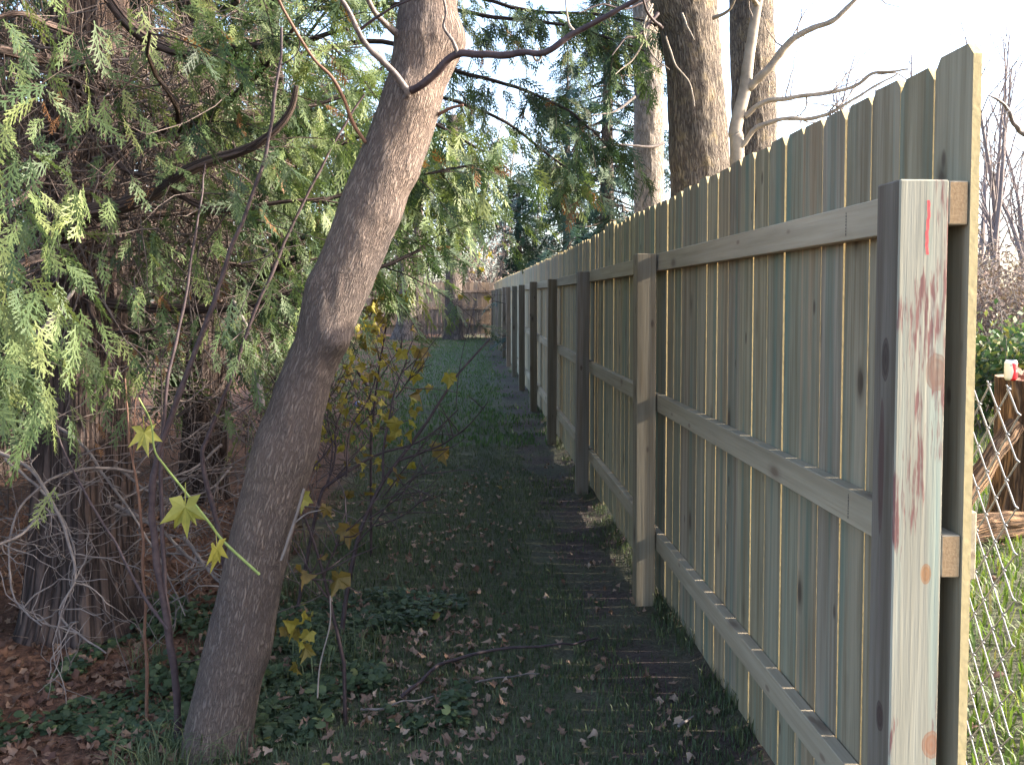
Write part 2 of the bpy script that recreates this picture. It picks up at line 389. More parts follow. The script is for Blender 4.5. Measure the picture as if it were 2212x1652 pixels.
while y < YEND:
    lift = .025 + random.uniform(-.008, .008)
    if 5.75 < y < 6.15: lift = .058
    o = obj('picket', pmeshes[k % 3], fence, np.array((PX + random.uniform(0, .0015), y, lift + .02 + fz(y) + random.uniform(-.004, .004))) - O,
            (random.uniform(-.0016, .0016), random.uniform(-.001, .001), random.uniform(-.012, .012)))
    g_ = random.choice((.003, .004, .005, .006, .007, .0035))
    if y < 4.2: g_ = random.choice((.0035, .0045, .006, .0075))
    y += PW + g_; k += 1
posts_y = [1.659] + [1.80 + 2.44 * i for i in range(1, 13)]
post_me = box(.094, .094, 2.1, .003); post_me.materials.append(M['post'])
for i, py in enumerate(posts_y):
    zt = 1.722 + fz(py) + random.uniform(-.008, .014)
    if i == 0:
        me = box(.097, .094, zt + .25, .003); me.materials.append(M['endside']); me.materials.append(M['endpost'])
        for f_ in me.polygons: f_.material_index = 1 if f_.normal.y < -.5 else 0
        po = obj('post', me, fence, np.array((.823, py, -.25)) - O)
        po['label'] = 'pale end post with reddish stains and a red crayon stroke'
        # lumber crayon stroke, a hand-drawn line on the near face
        q = [(.0555, zt + .25 - .040), (.0570, zt + .25 - .065), (.0550, zt + .25 - .090), (.0540, zt + .25 - .115), (.0555, zt + .25 - .143)]
        P = smooth_path(np.array([(a, -.0012, b_) for a, b_ in q]), 14); P[:, 0] += .0008 * np.sin(np.arange(14) * 2.1)
        V = np.concatenate([P - (.0026, 0, 0), P + (.0026, 0, 0)]); n = 14
        mk = mesh_np('crayon_mark', V, [(a, a + n, a + n + 1, a + 1) for a in range(n - 1)], M['redpaint'], po)
    else:
        po = obj('post', post_me, fence, np.array((.823 + random.uniform(-.008, .008), py, zt - 2.1)) - O, (random.uniform(-.006, .006), random.uniform(-.006, .006), random.uniform(-.02, .02)))
RT = .0385
for i in range(len(posts_y)):
    y0 = posts_y[i] + (.0 if i == 0 else .047); y1 = posts_y[i + 1] + .045 if i + 1 < len(posts_y) else YEND
    for zc, dz in ((1.685, 0), (1.0, 0), (.325, 0)):
        if y1 - y0 < .3: continue
        ln = y1 - y0 - .004
        me = box(RT - .001, ln, .083, .002); me.materials.append(M['rail']); me.materials.append(M['endgrain'])
        for f_ in me.polygons: f_.material_index = 1 if abs(f_.normal.y) > .9 else 0
        ro = obj('rail', me, fence, np.array((.9205, y0 + .001, zc - .0415 + (fz(y0) + random.uniform(-.004, .004)))) - O, (math.atan2(fz(y1) - fz(y0), ln), 0, 0))
        if i == 0 and zc > .5:          # smudged grade stamps: rows of short ink strokes on the rail's face
            for sy in (.215, .46) if zc > 1.5 else (.13, .42):
                vs = []; fs = []
                for r_ in range(2 if sy < .3 else 1):
                    zz = .012
                    while zz < .07:
                        hgt = random.uniform(.003, .007); wd = random.uniform(.008, .013) if sy < .3 else .004
                        yy = sy + r_ * .018; a = len(vs)
                        vs += [(-.0006, yy, zz), (-.0006, yy + wd, zz), (-.0006, yy + wd, zz + hgt), (-.0006, yy, zz + hgt)]; fs.append((a, a + 1, a + 2, a + 3))
                        zz += hgt + random.uniform(.0015, .003)
                sm = bpy.data.meshes.new('grade_stamp'); sm.from_pydata(vs, [], fs); sm.materials.append(M['ink']); obj('grade_stamp', sm, ro)
me = box(.02, .045, .135, .002); me.materials.append(M['rail'])
obj('cleat', me, fence, np.array((PX + PT + .002, 1.675, 1.5 - 610 / F * 1.72)) - O)

# cross fence at the far end of the path
cf = thing('cross_fence', 'weathered brown board fence closing off the far end of the path', 'fence', loc=(-3, 31.4, 0))
cpm = picket_mesh(.02).copy(); cpm.materials.clear(); cpm.materials.append(M['cross']); cpm.materials.append(M['cross'])
x = .93; k = 0
while x > -7.2:
    o = obj('picket', cpm, cf, (x + 3, 0, .34 + random.uniform(-.01, .01)), (0, random.uniform(-.004, .004), R(90))); o.scale = (1, 1, .93)
    x -= PW + random.choice((.002, .004, .006, .010)); k += 1
for i, z in enumerate((.62, 1.2, 1.80)):
    me = box(8.1, .038, .085, .002); me.materials.append(M['cross']); obj('rail', me, cf, (-4.2, -.042, z))
for x in (-6.6, -4.2, -1.8, .6):
    me = box(.09, .09, 2.2, .003); me.materials.append(M['cross']); obj('post', me, cf, (x + 3, .02, -.1))

# ------------------------------------------------------------------ old chain-link fence behind the pickets
CW, CHH = .092, .092; ctop = 1.325
cdx, cdy = math.sin(R(9)), math.cos(R(9)); cp0 = np.array((1.085, 1.72, 0))
chain = thing('chain_link_fence', 'old galvanised chain-link fence standing close behind the pickets', 'fence', loc=(cp0[0], cp0[1], 0), rz=-R(9))
def strand(odd):
    pts = []; nz = 29
    for i in range(nz * 1 + 1):
        z = ctop - i * CHH / 2; s = (i + odd) % 2
        base = s * CW / 2; sg = 1 if s else -1
        for dz, ds, dn in ((.006, -.006 * sg, .002), (.002, .0015 * sg, .0025), (-.002, .0015 * sg, -.0025), (-.006, -.006 * sg, -.002)):
            pts.append(((dn if s else -dn), base + ds, z + dz))
    V, Q, uv = tube(np.array(pts), .00185, 5)
    return V, Q, uv
sm = []
for odd in (0, 1):
    o = mesh_np('wire_strand', *strand(odd)[:2], M['wire'], chain, smooth=True); sm.append(o)
for i in range(-1, 30):
    src = sm[i % 2]
    o = src if i in (0, 1) else src.copy()
    if i not in (0, 1): COL.objects.link(o); o.parent = chain
    o.location = (0, i * CW / 2, 0)
for yy in (1.25,):
    V, Q, uv = cap_tube([(.028, yy, -.3), (.028, yy, .6), (.028, yy, 1.36)], .022, 12)
    mesh_np('line_post', V, Q, M['wire'], chain, smooth=True)

# ------------------------------------------------------------------ the leaning tree
def trunk_from_edges(edges, Y, ns=72, nl=260, amp=.010, seed=1, bumps=(), flare=0., Y1=None, rough=6.):
    """edges: (picture row, left, right) of the trunk as seen, at distance Y"""
    Y1 = Y if Y1 is None else Y1
    n0 = len(edges); C = []; Rr = []
    for i, (py, l, r) in enumerate(edges):
        yy = Y + (Y1 - Y) * i / (n0 - 1)
        C.append(at((l + r) / 2, py, yy)); Rr.append((r - l) / 2 / F * yy)
    C = np.array(C); Rr = np.array(Rr)
    d = np.gradient(C, axis=0); cs = np.abs(d[:, 2]) / np.linalg.norm(d, axis=1); Rr = Rr * cs
    P = smooth_path(C, nl); rr = np.interp(np.linspace(0, 1, nl), np.linspace(0, 1, n0), Rr)
    V, Q, uv = tube(P, rr, ns)
    ax = np.repeat(P, ns, 0); nrm = V - ax; nrm /= np.linalg.norm(nrm, axis=1)[:, None]
    S = V * (rough, rough, rough * .35)
    dsp = amp * fbm(S, seed, 3) + amp * .45 * fbm(V * (42, 42, 9), seed + 3, 2)
    if flare:
        h = V[:, 2] - V[:, 2].min(); dsp = dsp + flare * np.exp(-h / .16) * (.55 + .45 * np.cos(np.arctan2(nrm[:, 1], nrm[:, 0]) * 4 + seed))
    for (bp, br, ba) in bumps:
        dsp = dsp + ba * np.exp(-(np.linalg.norm(V - bp, axis=1) / br) ** 2)
    V = V + nrm * dsp[:, None]
    return V, Q, uv, P, rr

LY = 2.9
M['limb'] = plain('young limb bark', (.055, .040, .040), (.20, .165, .15), .55, 55, .35, bump=.002)
edges = [(1720, 355, 535), (1640, 387, 538), (1500, 418, 560), (1300, 467, 600), (1120, 506, 640), (950, 553, 690), (820, 603, 716), (740, 634, 750), (680, 648, 778), (560, 690, 828),
         (460, 727, 868), (380, 757, 893), (280, 800, 936), (180, 836, 964), (90, 850, 994), (0, 866, 986), (-160, 900, 1020), (-420, 985, 1080), (-900, 1120, 1195)]
lean = thing('leaning_tree', 'slender leaning tree with grey brown bark between the shaded path and the cedars', 'tree', loc=at(462, 1640, LY) * (1, 1, 0) + (0, 0, gz1(-.83, 2.9)))
LO = np.array(lean.location)
bm_ = [(at(716, 742, LY - .09), .05, .018), (at(735, 738, LY - .05), .045, .018), (at(662, 610, LY - .05), .06, .018), (at(884, 205, LY - .08), .07, .022), (at(885, 380, LY - .04), .06, .014),
       (at(985, 85, LY - .02), .07, .020), (at(850, 470, LY - .06), .05, .010), (at(570, 985, LY - .07), .07, .010), (at(600, 1400, LY), .08, .012)]
V, Q, uv, LP, LR = trunk_from_edges(edges, LY, 80, 330, .009, 2, bm_, .03)
mesh_np('trunk', V - LO, Q, M['leanbark'], lean, uv, smooth=True)
def branch(parent, org, pts, Y0, Y1, r0, r1, mat, name='branch', ns=7, n=None, kink=.009, seed=0):
    P = smooth_path(path(pts, Y0, Y1), n or len(pts) * 7)
    P = P + kink * np.stack([fbm(P * 9, seed + i * 5, 2) for i in range(3)], 1)
    rr_ = (np.linspace(1, 0, len(P)) ** .8 * (r0 - r1) + r1) * (1 + .22 * fbm(P * 30, seed + 9, 2))
    V, Q, uv = cap_tube(P - org, rr_, ns)
    return mesh_np(name, V, Q, mat, parent, uv, smooth=True), P
b1, _ = branch(lean, LO, [(872, 218), (882, 200), (850, 160), (800, 110), (768, 60), (740, 8), (700, -70)], LY - .09, LY - .25, .013, .006, M['limb'])
branch(b1, LO, [(772, 66), (800, 48), (838, 25), (865, 10), (905, -12)], LY - .16, LY - .3, .005, .002, M['cane'], 'twig')
b2, _ = branch(lean, LO, [(880, 200), (905, 190), (945, 158), (992, 117), (1040, 120), (1085, 121), (1130, 113), (1180, 108), (1245, 66), (1310, 34), (1380, -5), (1460, -60)], LY - .10, LY - .45, .0135, .006, M['cane'])
branch(b2, LO, [(992, 117), (978, 88), (958, 55), (962, 20), (950, -30)], LY - .2, LY - .25, .006, .003, M['limb'], 'twig')
branch(b2, LO, [(1150, 110), (1160, 130), (1172, 118), (1164, 100)], LY - .28, LY - .3, .0035, .0025, M['bare'], 'twig')
branch(b2, LO, [(1245, 66), (1232, 50), (1226, 20), (1222, -20)], LY - .32, LY - .3, .004, .002, M['bare'], 'twig')
branch(lean, LO, [(936, 252), (955, 244), (978, 236), (1000, 230)], LY, LY - .05, .0065, .004, M['redcane'])
branch(lean, LO, [(790, 306), (762, 262), (743, 214), (720, 168), (687, 132), (637, 66), (600, 0), (570, -60)], LY - .06, LY - .3, .0065, .0035, M['redcane'])
branch(lean, LO, [(862, 78), (830, 48), (800, 10), (770, -50)], LY - .04, LY - .2, .011, .006, M['limb'])
# saw-cut scar at the trunk's right side
branch(lean, LO, [(980, 60), (992, 80), (990, 110)], LY - .03, LY - .03, .012, .006, M['redcane'], 'scar')

# ------------------------------------------------------------------ cedar foliage
def make_spray(seed, L=.22, n=9, sub=4, wd=.0045, ang=42, fan=.46):
    """flat fern-like spray in the XY plane, axis +X; quads"""
    r = np.random.default_rng(seed); V = []; Q = []
    def strip(a, b, w0, w1):
        d = b - a; d = d / (np.linalg.norm(d) + 1e-9); p = np.array((-d[1], d[0], 0)); k = len(V)
        V.extend([a - p * w0, a + p * w0, b + p * w1, b - p * w1]); Q.append((k, k + 1, k + 2, k + 3))
    m0 = np.zeros(3); seg = 3
    pts = [np.array((L * t, .012 * math.sin(3 * t + seed), -.05 * t * t * L / .2)) for t in np.linspace(0, 1, seg + 1)]
    for i in range(seg): strip(pts[i], pts[i + 1], wd * .5, wd * (.45 if i < seg - 1 else .2))
    for i in range(n):
        t = .08 + .88 * i / n
        for s in (-1, 1):
            t2 = min(.97, t + (.04 if s > 0 else 0)); k = t2 * seg; j = min(seg - 1, int(k)); a = pts[j] + (pts[j + 1] - pts[j]) * (k - j)
            l = L * fan * (1 - t2) ** .7 * (.35 + .65 * min(1, t2 / .25)) * r.uniform(.75, 1.15) + .012
            th = R(ang + r.uniform(-9, 9)) * s
            d = np.array((math.cos(th), math.sin(th), r.uniform(-.25, .12)))
            e = a + d * l; strip(a, e, wd * .62, wd * .35)
            for q in range(sub):
                u = (q + .7) / (sub + .5); c = a + d * l * u; ll = l * .38 * (1 - u * .6)
                for s2 in ((-1, 1) if q % 2 == 0 or sub > 3 else (1,)):
                    th2 = th + s2 * R(38); d2 = np.array((math.cos(th2), math.sin(th2), -.15)); strip(c, c + d2 * ll, wd * .5, wd * .28)
    return np.array(V), np.array(Q)
SPR_HI = [make_spray(i, .105 + .02 * (i % 3), 6, 2, .0038, 36, .37) for i in range(6)]
SPR_MD = [make_spray(20 + i, .17 + .03 * (i % 2), 6, 1, .0072, 38, .40) for i in range(4)]
SPR_LO = [make_spray(30 + i, .30, 5, 1, .012, 40, .5) for i in range(4)]
SPR_NEEDLE = [make_spray(40 + i, .50, 6, 1, .022, 50, .42) for i in range(4)]
SPR_OFF = [make_spray(50 + i, .26, 4, 0, .016, 40, .5) for i in range(2)]

def place_sprays(bag, protos, pos, axis, scale, tint, rg, droop=1.2, normal=None):
    pos = np.asarray(pos); axis = np.asarray(axis); n = len(pos)
    if n == 0: return
    axis = axis / np.linalg.norm(axis, axis=1)[:, None]
    nr = rg.normal(size=(n, 3)) if normal is None else normal + rg.normal(size=(n, 3)) * .35
    nr -= axis * (nr * axis).sum(1)[:, None]; nr /= np.linalg.norm(nr, axis=1)[:, None] + 1e-9
    sd_ = np.cross(nr, axis); which = rg.integers(0, len(protos), n)
    for k, (V, Q) in enumerate(protos):
        s = np.where(which == k)[0]
        if len(s) == 0: continue
        W = pos[s][:, None, :] + scale[s][:, None, None] * (V[None, :, 0:1] * axis[s][:, None, :] + V[None, :, 1:2] * sd_[s][:, None, :] + V[None, :, 2:3] * nr[s][:, None, :])
        W[:, :, 2] -= droop * (V[None, :, 0] * scale[s][:, None]) ** 2
        QQ = (Q[None] + (np.arange(len(s)) * len(V))[:, None, None]).reshape(-1, 4)
        bag.add(W.reshape(-1, 3), QQ, None, np.repeat(tint[s], len(V)))

def in_view(P, margin=1.12, pad=.5):
    """roughly inside what the photograph, or one taken a step to the side, can see"""
    d = np.asarray(P) - np.array((0, 0, CAM_H)); c = d @ np.array(CR)          # camera space
    zc = -c[:, 2]; return (zc > .3) & (np.abs(c[:, 0]) < zc * .578 * margin + pad) & (c[:, 1] < zc * .45 * margin + pad) & (c[:, 1] > -zc * .52 * margin - pad)

def limb_path(p0, az, L, rise, sag, rg, n=12):
    t = np.linspace(0, 1, n)
    h = np.array((math.cos(az), math.sin(az), 0)); sdv = np.array((-h[1], h[0], 0))
    P = p0 + h * (L * t)[:, None] + np.array((0, 0, 1)) * (rise * t - sag * np.sin(t * math.pi) * .5)[:, None] + sdv * (L * .12 * np.sin(t * rg.uniform(2, 5) + rg.uniform(0, 6)))[:, None]
    return P + .03 * np.stack([fbm(P * 3, int(rg.integers(99)) + i, 2) for i in range(3)], 1)

def cedar(label, base, H, rad, zlow, nl, seed, protos, sc=1., trunk_r=.17, per=11, dens=7, name='cedar_tree', lean_=(0, 0), azr=None, dead=.03, hero=(), crown_len=1., twigs=True, extra=None, xmax=9., zmin_path=0., hollow=0.):
    rg = np.random.default_rng(seed); base = np.array(base, float)
    t = thing(name, label, 'tree', 'cedars along the path', loc=base)
    zz = np.linspace(0, 1, 60); P = base + np.stack([lean_[0] * zz * H + .06 * np.sin(zz * 7 + seed), lean_[1] * zz * H + .06 * np.cos(zz * 5), zz * H - .06], 1)
    rr = trunk_r * (1 - .8 * zz) + trunk_r * .55 * np.exp(-zz * H / .22)
    V, Q, uv = tube(P, rr, 40)
    axp = np.repeat(P, 40, 0); nr = V - axp; nn = np.linalg.norm(nr, axis=1)[:, None]; nr = nr / nn
    th = np.arctan2(nr[:, 1], nr[:, 0])
    V = V + nr * (trunk_r * (.10 * np.cos(th * 5 + V[:, 2] * 2 + seed) + .16 * fbm(np.stack([np.cos(th) * 4, np.sin(th) * 4, V[:, 2] * .9], 1), seed, 3)))[:, None]
    mesh_np('trunk', V - base, Q, M['cedarbark'], t, uv, smooth=True)
    crown = Bag(); tw = Bag(); pos = []; axs = []; scl = []; tin = []; offs = []
    limbs = []
    for i in range(nl):
        f = (i + rg.uniform(0, 1)) / nl; z = zlow + (H * .96 - zlow) * f ** 1.15
        p0 = base + np.array((lean_[0] * z, lean_[1] * z, z))
        az = rg.uniform(0, 2 * math.pi) if azr is None else rg.uniform(*azr)
        L = rad * (1 - .75 * (z / H) ** 1.5) * rg.uniform(.7, 1.15) * crown_len
        limbs.append((limb_path(p0, az, L, rg.uniform(-.15, .5), rg.uniform(.1, .55), rg), rg.uniform(.014, .03)))
    for P, r0 in hero:
        P = smooth_path(P, 30); P = P + .05 * np.stack([fbm(P * 2.5, seed + 3 * i, 3) for i in range(3)], 1) * np.linspace(0, 1, 30)[:, None]; limbs.append((P, r0))
    for li, (P, r0) in enumerate(limbs):
        V, Q, uv = cap_tube(P - base, np.linspace(r0, r0 * .25, len(P)), 7)
        if in_view(P, 1.0, .1).any(): mesh_np('limb', V, Q, M['cedarbark'], t, uv, smooth=True)
        L = np.linalg.norm(np.diff(P, axis=0), axis=1).sum()
        ns_ = max(3, int(per * L * ((.55 if hollow else 1.5) if li >= nl else 1)))
        u = rg.uniform(.22, 1., ns_) ** .8 if li < nl else rg.uniform(.3, 1., ns_)
        for uu in u:
            k = uu * (len(P) - 1); j = min(len(P) - 2, int(k)); a = P[j] + (P[j + 1] - P[j]) * (k - j)
            T = P[j + 1] - P[j]; T /= np.linalg.norm(T) + 1e-9
            sdv = np.cross(T, (0, 0, 1.)); sdv /= np.linalg.norm(sdv) + 1e-9
            d = T * rg.uniform(.25, 1.) + sdv * rg.choice((-1, 1)) * rg.uniform(.3, 1.) + np.array((0, 0, rg.uniform(-.7, .35)))
            d /= np.linalg.norm(d); l = rg.uniform(.22, .55) * sc
            S = a + d * np.linspace(0, l, 5)[:, None]; S[:, 2] -= .55 * (np.linspace(0, l, 5)) ** 2
            off = not in_view(S[2:3], 1.12, .6)[0]
            if off and rg.uniform() > .40: continue
            if li < nl and S[2][0] > xmax: continue
            if S[3][0] > -1.75 and S[3][2] < zmin_path: continue
            if twigs: tw.tube(S - base, np.linspace(.0035, .0012, 5) * (1 + .5 * (sc - 1)), 3)
            for q in range(dens):
                v = rg.uniform(.15, 1.); b_ = a + d * l * v - np.array((0, 0, .55 * (l * v) ** 2))
                pos.append(b_); axs.append(d * rg.uniform(.3, 1.) + rg.normal(size=3) * .45 + np.array((0, 0, -rg.uniform(.1, .9))))
                scl.append(sc * rg.uniform(.6, 1.15) * (1.7 if off else 1)); offs.append(off); tin.append(.97 if rg.uniform() < dead else min(.92, max(0, .42 + .18 * math.sin(li * 2.1) + rg.normal() * .20)))  # unseen sprays are enlarged to block more sky light
    if hollow:       # the bare, dead inside of the crown on the path side
        keep = []
        for q_, pt in enumerate(pos):
            c_ = (pt - np.array((0, 0, CAM_H))) @ np.array(CR); px = 1106 + F * c_[0] / -c_[2]; py = 826 + SHIFT * 2212 - F * c_[1] / -c_[2]
            f_ = float(sstep(470, 330, px) * sstep(20, 130, py) * sstep(560, 440, py)); keep.append(rg.uniform() > hollow * f_)
        keep = np.where(keep)[0]; pos = [pos[i] for i in keep]; axs = [axs[i] for i in keep]; scl = [scl[i] for i in keep]; tin = [tin[i] for i in keep]; offs = [offs[i] for i in keep]
    if extra:
        for (p, a_, s_, t_) in extra: pos.append(np.array(p)); axs.append(np.array(a_)); scl.append(s_); tin.append(t_); offs.append(False)
    pos = np.array(pos)
    offs = np.array(offs); axs = np.array(axs); scl = np.array(scl); tin = np.array(tin)
    for pr_, s_ in ((protos, ~offs), (SPR_OFF, offs)): place_sprays(crown, pr_, pos[s_] - base, axs[s_], scl[s_], tin[s_], rg)
    stuff(crown.build('crown', M['cedar'], t, smooth=False))
    if tw.n: stuff(tw.build('twigs', M['cedarbark'], t))
    return t, len(pos)

def lim(pts, Y0, Y1=None): return path(pts, Y0, Y1)
# the near cedar, with the dark boughs that cross the view
tk = at(110, 520, 3.95)
h1 = [(np.vstack([tk, lim([(169, 465), (262, 446), (337, 416), (409, 371), (506, 341), (581, 304), (630, 240), (645, 184)], 3.45, 3.2)]), .036),
      (lim([(375, 408), (442, 450), (525, 457), (637, 435), (700, 425)], 3.4, 3.4), .017),
      (lim([(200, 180), (240, 307), (262, 364), (322, 386), (371, 397)], 3.7, 3.4), .017),
      (lim([(215, -40), (285, 56), (356, 101), (450, 116), (525, 101), (640, 90), (760, 60)], 3.6, 3.4), .030),
      (lim([(195, 619), (200, 680), (240, 712), (310, 708), (390, 698), (440, 690)], 3.7, 3.6), .016),
      (lim([(120, 330), (60, 420), (-30, 470), (-140, 500)], 3.6, 2.6), .018),
      (lim([(150, 560), (80, 560), (20, 600), (-60, 640)], 3.5, 2.7), .018),
      (lim([(180, 80), (120, 60), (40, 40), (-60, 60)], 3.7, 2.8), .018),
      (lim([(560, 600), (640, 560), (720, 520)], 4.4, 4.2), .02)]
ex = []
rg = np.random.default_rng(5)
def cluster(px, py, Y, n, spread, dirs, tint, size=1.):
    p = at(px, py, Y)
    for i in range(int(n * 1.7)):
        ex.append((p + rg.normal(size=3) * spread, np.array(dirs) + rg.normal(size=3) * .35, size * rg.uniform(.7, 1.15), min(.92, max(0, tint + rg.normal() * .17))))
# bright sprays hanging nearest to the camera
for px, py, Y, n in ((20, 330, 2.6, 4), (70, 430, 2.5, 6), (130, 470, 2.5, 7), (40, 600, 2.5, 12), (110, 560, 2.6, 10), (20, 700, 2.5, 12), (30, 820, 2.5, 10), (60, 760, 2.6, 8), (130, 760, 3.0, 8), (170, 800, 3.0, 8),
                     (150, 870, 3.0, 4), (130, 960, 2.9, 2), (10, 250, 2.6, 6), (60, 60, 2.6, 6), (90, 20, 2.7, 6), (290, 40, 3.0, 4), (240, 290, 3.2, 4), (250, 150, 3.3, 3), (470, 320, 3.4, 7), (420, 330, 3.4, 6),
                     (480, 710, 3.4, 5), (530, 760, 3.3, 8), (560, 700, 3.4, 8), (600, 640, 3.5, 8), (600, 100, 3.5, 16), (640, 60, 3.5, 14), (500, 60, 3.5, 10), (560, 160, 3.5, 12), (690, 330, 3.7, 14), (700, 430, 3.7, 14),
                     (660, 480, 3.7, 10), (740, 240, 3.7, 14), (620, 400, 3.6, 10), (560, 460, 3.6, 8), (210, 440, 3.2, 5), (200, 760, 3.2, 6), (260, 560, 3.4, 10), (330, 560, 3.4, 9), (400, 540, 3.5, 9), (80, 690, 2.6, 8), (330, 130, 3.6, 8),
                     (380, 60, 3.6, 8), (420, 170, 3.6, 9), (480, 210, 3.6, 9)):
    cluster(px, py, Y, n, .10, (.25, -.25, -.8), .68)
for px, py, Y in ((112, 205, 3.0), (520, 270, 3.5), (320, 655, 3.5), (380, 640, 3.5), (330, 760, 3.4), (370, 735, 3.6), (210, 930, 3.4)):
    p = at(px, py, Y)
    for i in range(3): ex.append((p + rg.normal(size=3) * .03, (rg.normal() * .3, 0, -1), .45, .98))
ex1 = ex; ex = []
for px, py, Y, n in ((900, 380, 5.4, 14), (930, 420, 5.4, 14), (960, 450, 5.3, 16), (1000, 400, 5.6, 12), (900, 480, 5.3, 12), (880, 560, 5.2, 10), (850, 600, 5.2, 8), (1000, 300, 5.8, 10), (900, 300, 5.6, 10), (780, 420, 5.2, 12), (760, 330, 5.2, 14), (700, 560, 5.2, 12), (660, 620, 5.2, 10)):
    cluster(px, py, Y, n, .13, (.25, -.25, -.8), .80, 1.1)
ex2 = ex; ex = ex1
c1 = at(200, 1372, 4.0)
NS = 0
t, n = cedar('big old cedar with flared fibrous trunk and hanging green sprays behind the leaning tree', (c1[0], 4.0, gz1(c1[0], 4.0)), 8.5, 2.0, 1.25, 46, 11, SPR_HI, 1.0, .20, 10, 12, hero=h1, extra=ex, dead=.025, zmin_path=1.35, hollow=.93); NS += n
t, n = cedar('bushy cedar whose boughs reach over behind the leaning trunk', (-1.95, 6.6, gz1(-1.95, 6.6)), 8.0, 2.2, 1.5, 50, 12, SPR_MD, 1.0, .15, 9, 7, xmax=-.75, zmin_path=1.9, extra=ex2, hero=[(lim([(560, 560), (680, 500), (800, 430), (880, 400), (940, 370)], 6.4, 5.6), .022), (lim([(600, 380), (760, 300), (880, 250), (1000, 300), (1070, 340)], 6.5, 5.8), .022)]); NS += n
t, n = cedar('tall cedar with long boughs drooping over the path toward the fence', (-2.0, 9.4, gz1(-2.0, 9.4)), 9.5, 2.5, 1.9, 50, 13, SPR_MD, 1.2, .16, 7, 6, xmax=-.6, zmin_path=2.1,
      hero=[(lim([(640, 120), (820, 90), (980, 150), (1120, 190), (1230, 240), (1290, 300)], 9.2, 7.6), .03), (lim([(660, 20), (900, 10), (1080, 40), (1250, 60), (1390, 110)], 9.2, 7.6), .03),
            (lim([(640, 330), (800, 320), (920, 350), (1020, 420), (1080, 500)], 9.2, 8.0), .026), (lim([(640, 480), (820, 450), (930, 500), (980, 560)], 9.2, 8.2), .024),
            (lim([(660, -60), (920, -50), (1120, 20), (1300, 30), (1420, 60)], 9.3, 7.9), .028), (lim([(640, 220), (880, 200), (1040, 240), (1180, 330), (1240, 380)], 9.2, 8.0), .026)]); NS += n
for i, (x, y, H, r_, lab) in enumerate(((-3.6, 3.6, 8.0, 2.0, 'dark cedar standing beside the big old cedar away from the path'),
                                       (-4.0, 7.6, 9.0, 2.4, 'shaded cedar in the second row behind the big old cedar'),
                                       (-3.6, 11.8, 9.0, 2.3, 'cedar in the second row beyond the tall drooping cedar'),
                                       (-6.6, 6.0, 9.0, 2.6, 'dark cedar deep in the grove behind the first rows'),
                                       (-6.4, 10.6, 9.0, 2.6, 'dark cedar deep in the grove near its far end'))):
    t, n = cedar(lab, (x, y, gz1(x, y)), H, r_, 1.0 if x > -5 else .4, 46, 30 + i, SPR_MD if i == 0 else SPR_LO, 1.1 if i == 0 else 1.5,   .15, 5, 4, twigs=False, hollow=.85 if i in (0, 1) else 0.); NS += n
print('sprays', NS)

# ------------------------------------------------------------------ dead twigs hanging under the cedar, twig tangles
def crooked(p0, d, L, rg, n=14, jit=.35, sag=0.):
    P = [np.array(p0)]; d = np.array(d, float); d /= np.linalg.norm(d)
    for i in range(n - 1):
        d = d + rg.normal(size=3) * jit * .5; d[2] -= sag; d /= np.linalg.norm(d); P.append(P[-1] + d * L / (n - 1))
    return np.array(P)
def dead_branch(label, pts, Y0, Y1, r0, seed, nside=9, mat='twig', group=None, sub=True):
    rg = np.random.default_rng(seed); P = smooth_path(path(pts, Y0, Y1), 40); P = P + .006 * np.stack([fbm(P * 14, seed + i, 2) for i in range(3)], 1)
    t = thing('dead_branch', label, 'branch', group, loc=P[0])
    V, Q, uv = cap_tube(P - P[0], np.linspace(r0, r0 * .35, 40), 6); mesh_np('stem', V, Q, M[mat], t, uv, smooth=True)
    for i in range(nside):
        k = int(rg.uniform(4, 39)); L = rg.uniform(.1, .38)
        S = crooked(P[k], rg.normal(size=3) * (1, .6, .6) + np.array((.1, -.1, -.5)), L, rg, 12, .5)
        V, Q, uv = cap_tube(S - P[0], np.linspace(r0 * .45, r0 * .2, 12), 4)
        tw = mesh_np('twig', V, Q, M[mat], t, uv, smooth=True)
        if sub and rg.uniform() < .7:
            for q in range(2):
                kk = int(rg.uniform(3, 11)); V, Q, uv = cap_tube(crooked(S[kk], rg.normal(size=3) + np.array((0, 0, -.3)), L * .5, rg, 7, .6) - P[0], np.linspace(r0 * .25, r0 * .14, 7), 3)
                mesh_np('twiglet', V, Q, M[mat], tw, uv, smooth=True)
    return t
gD = 'dead branches hanging under the big old cedar'
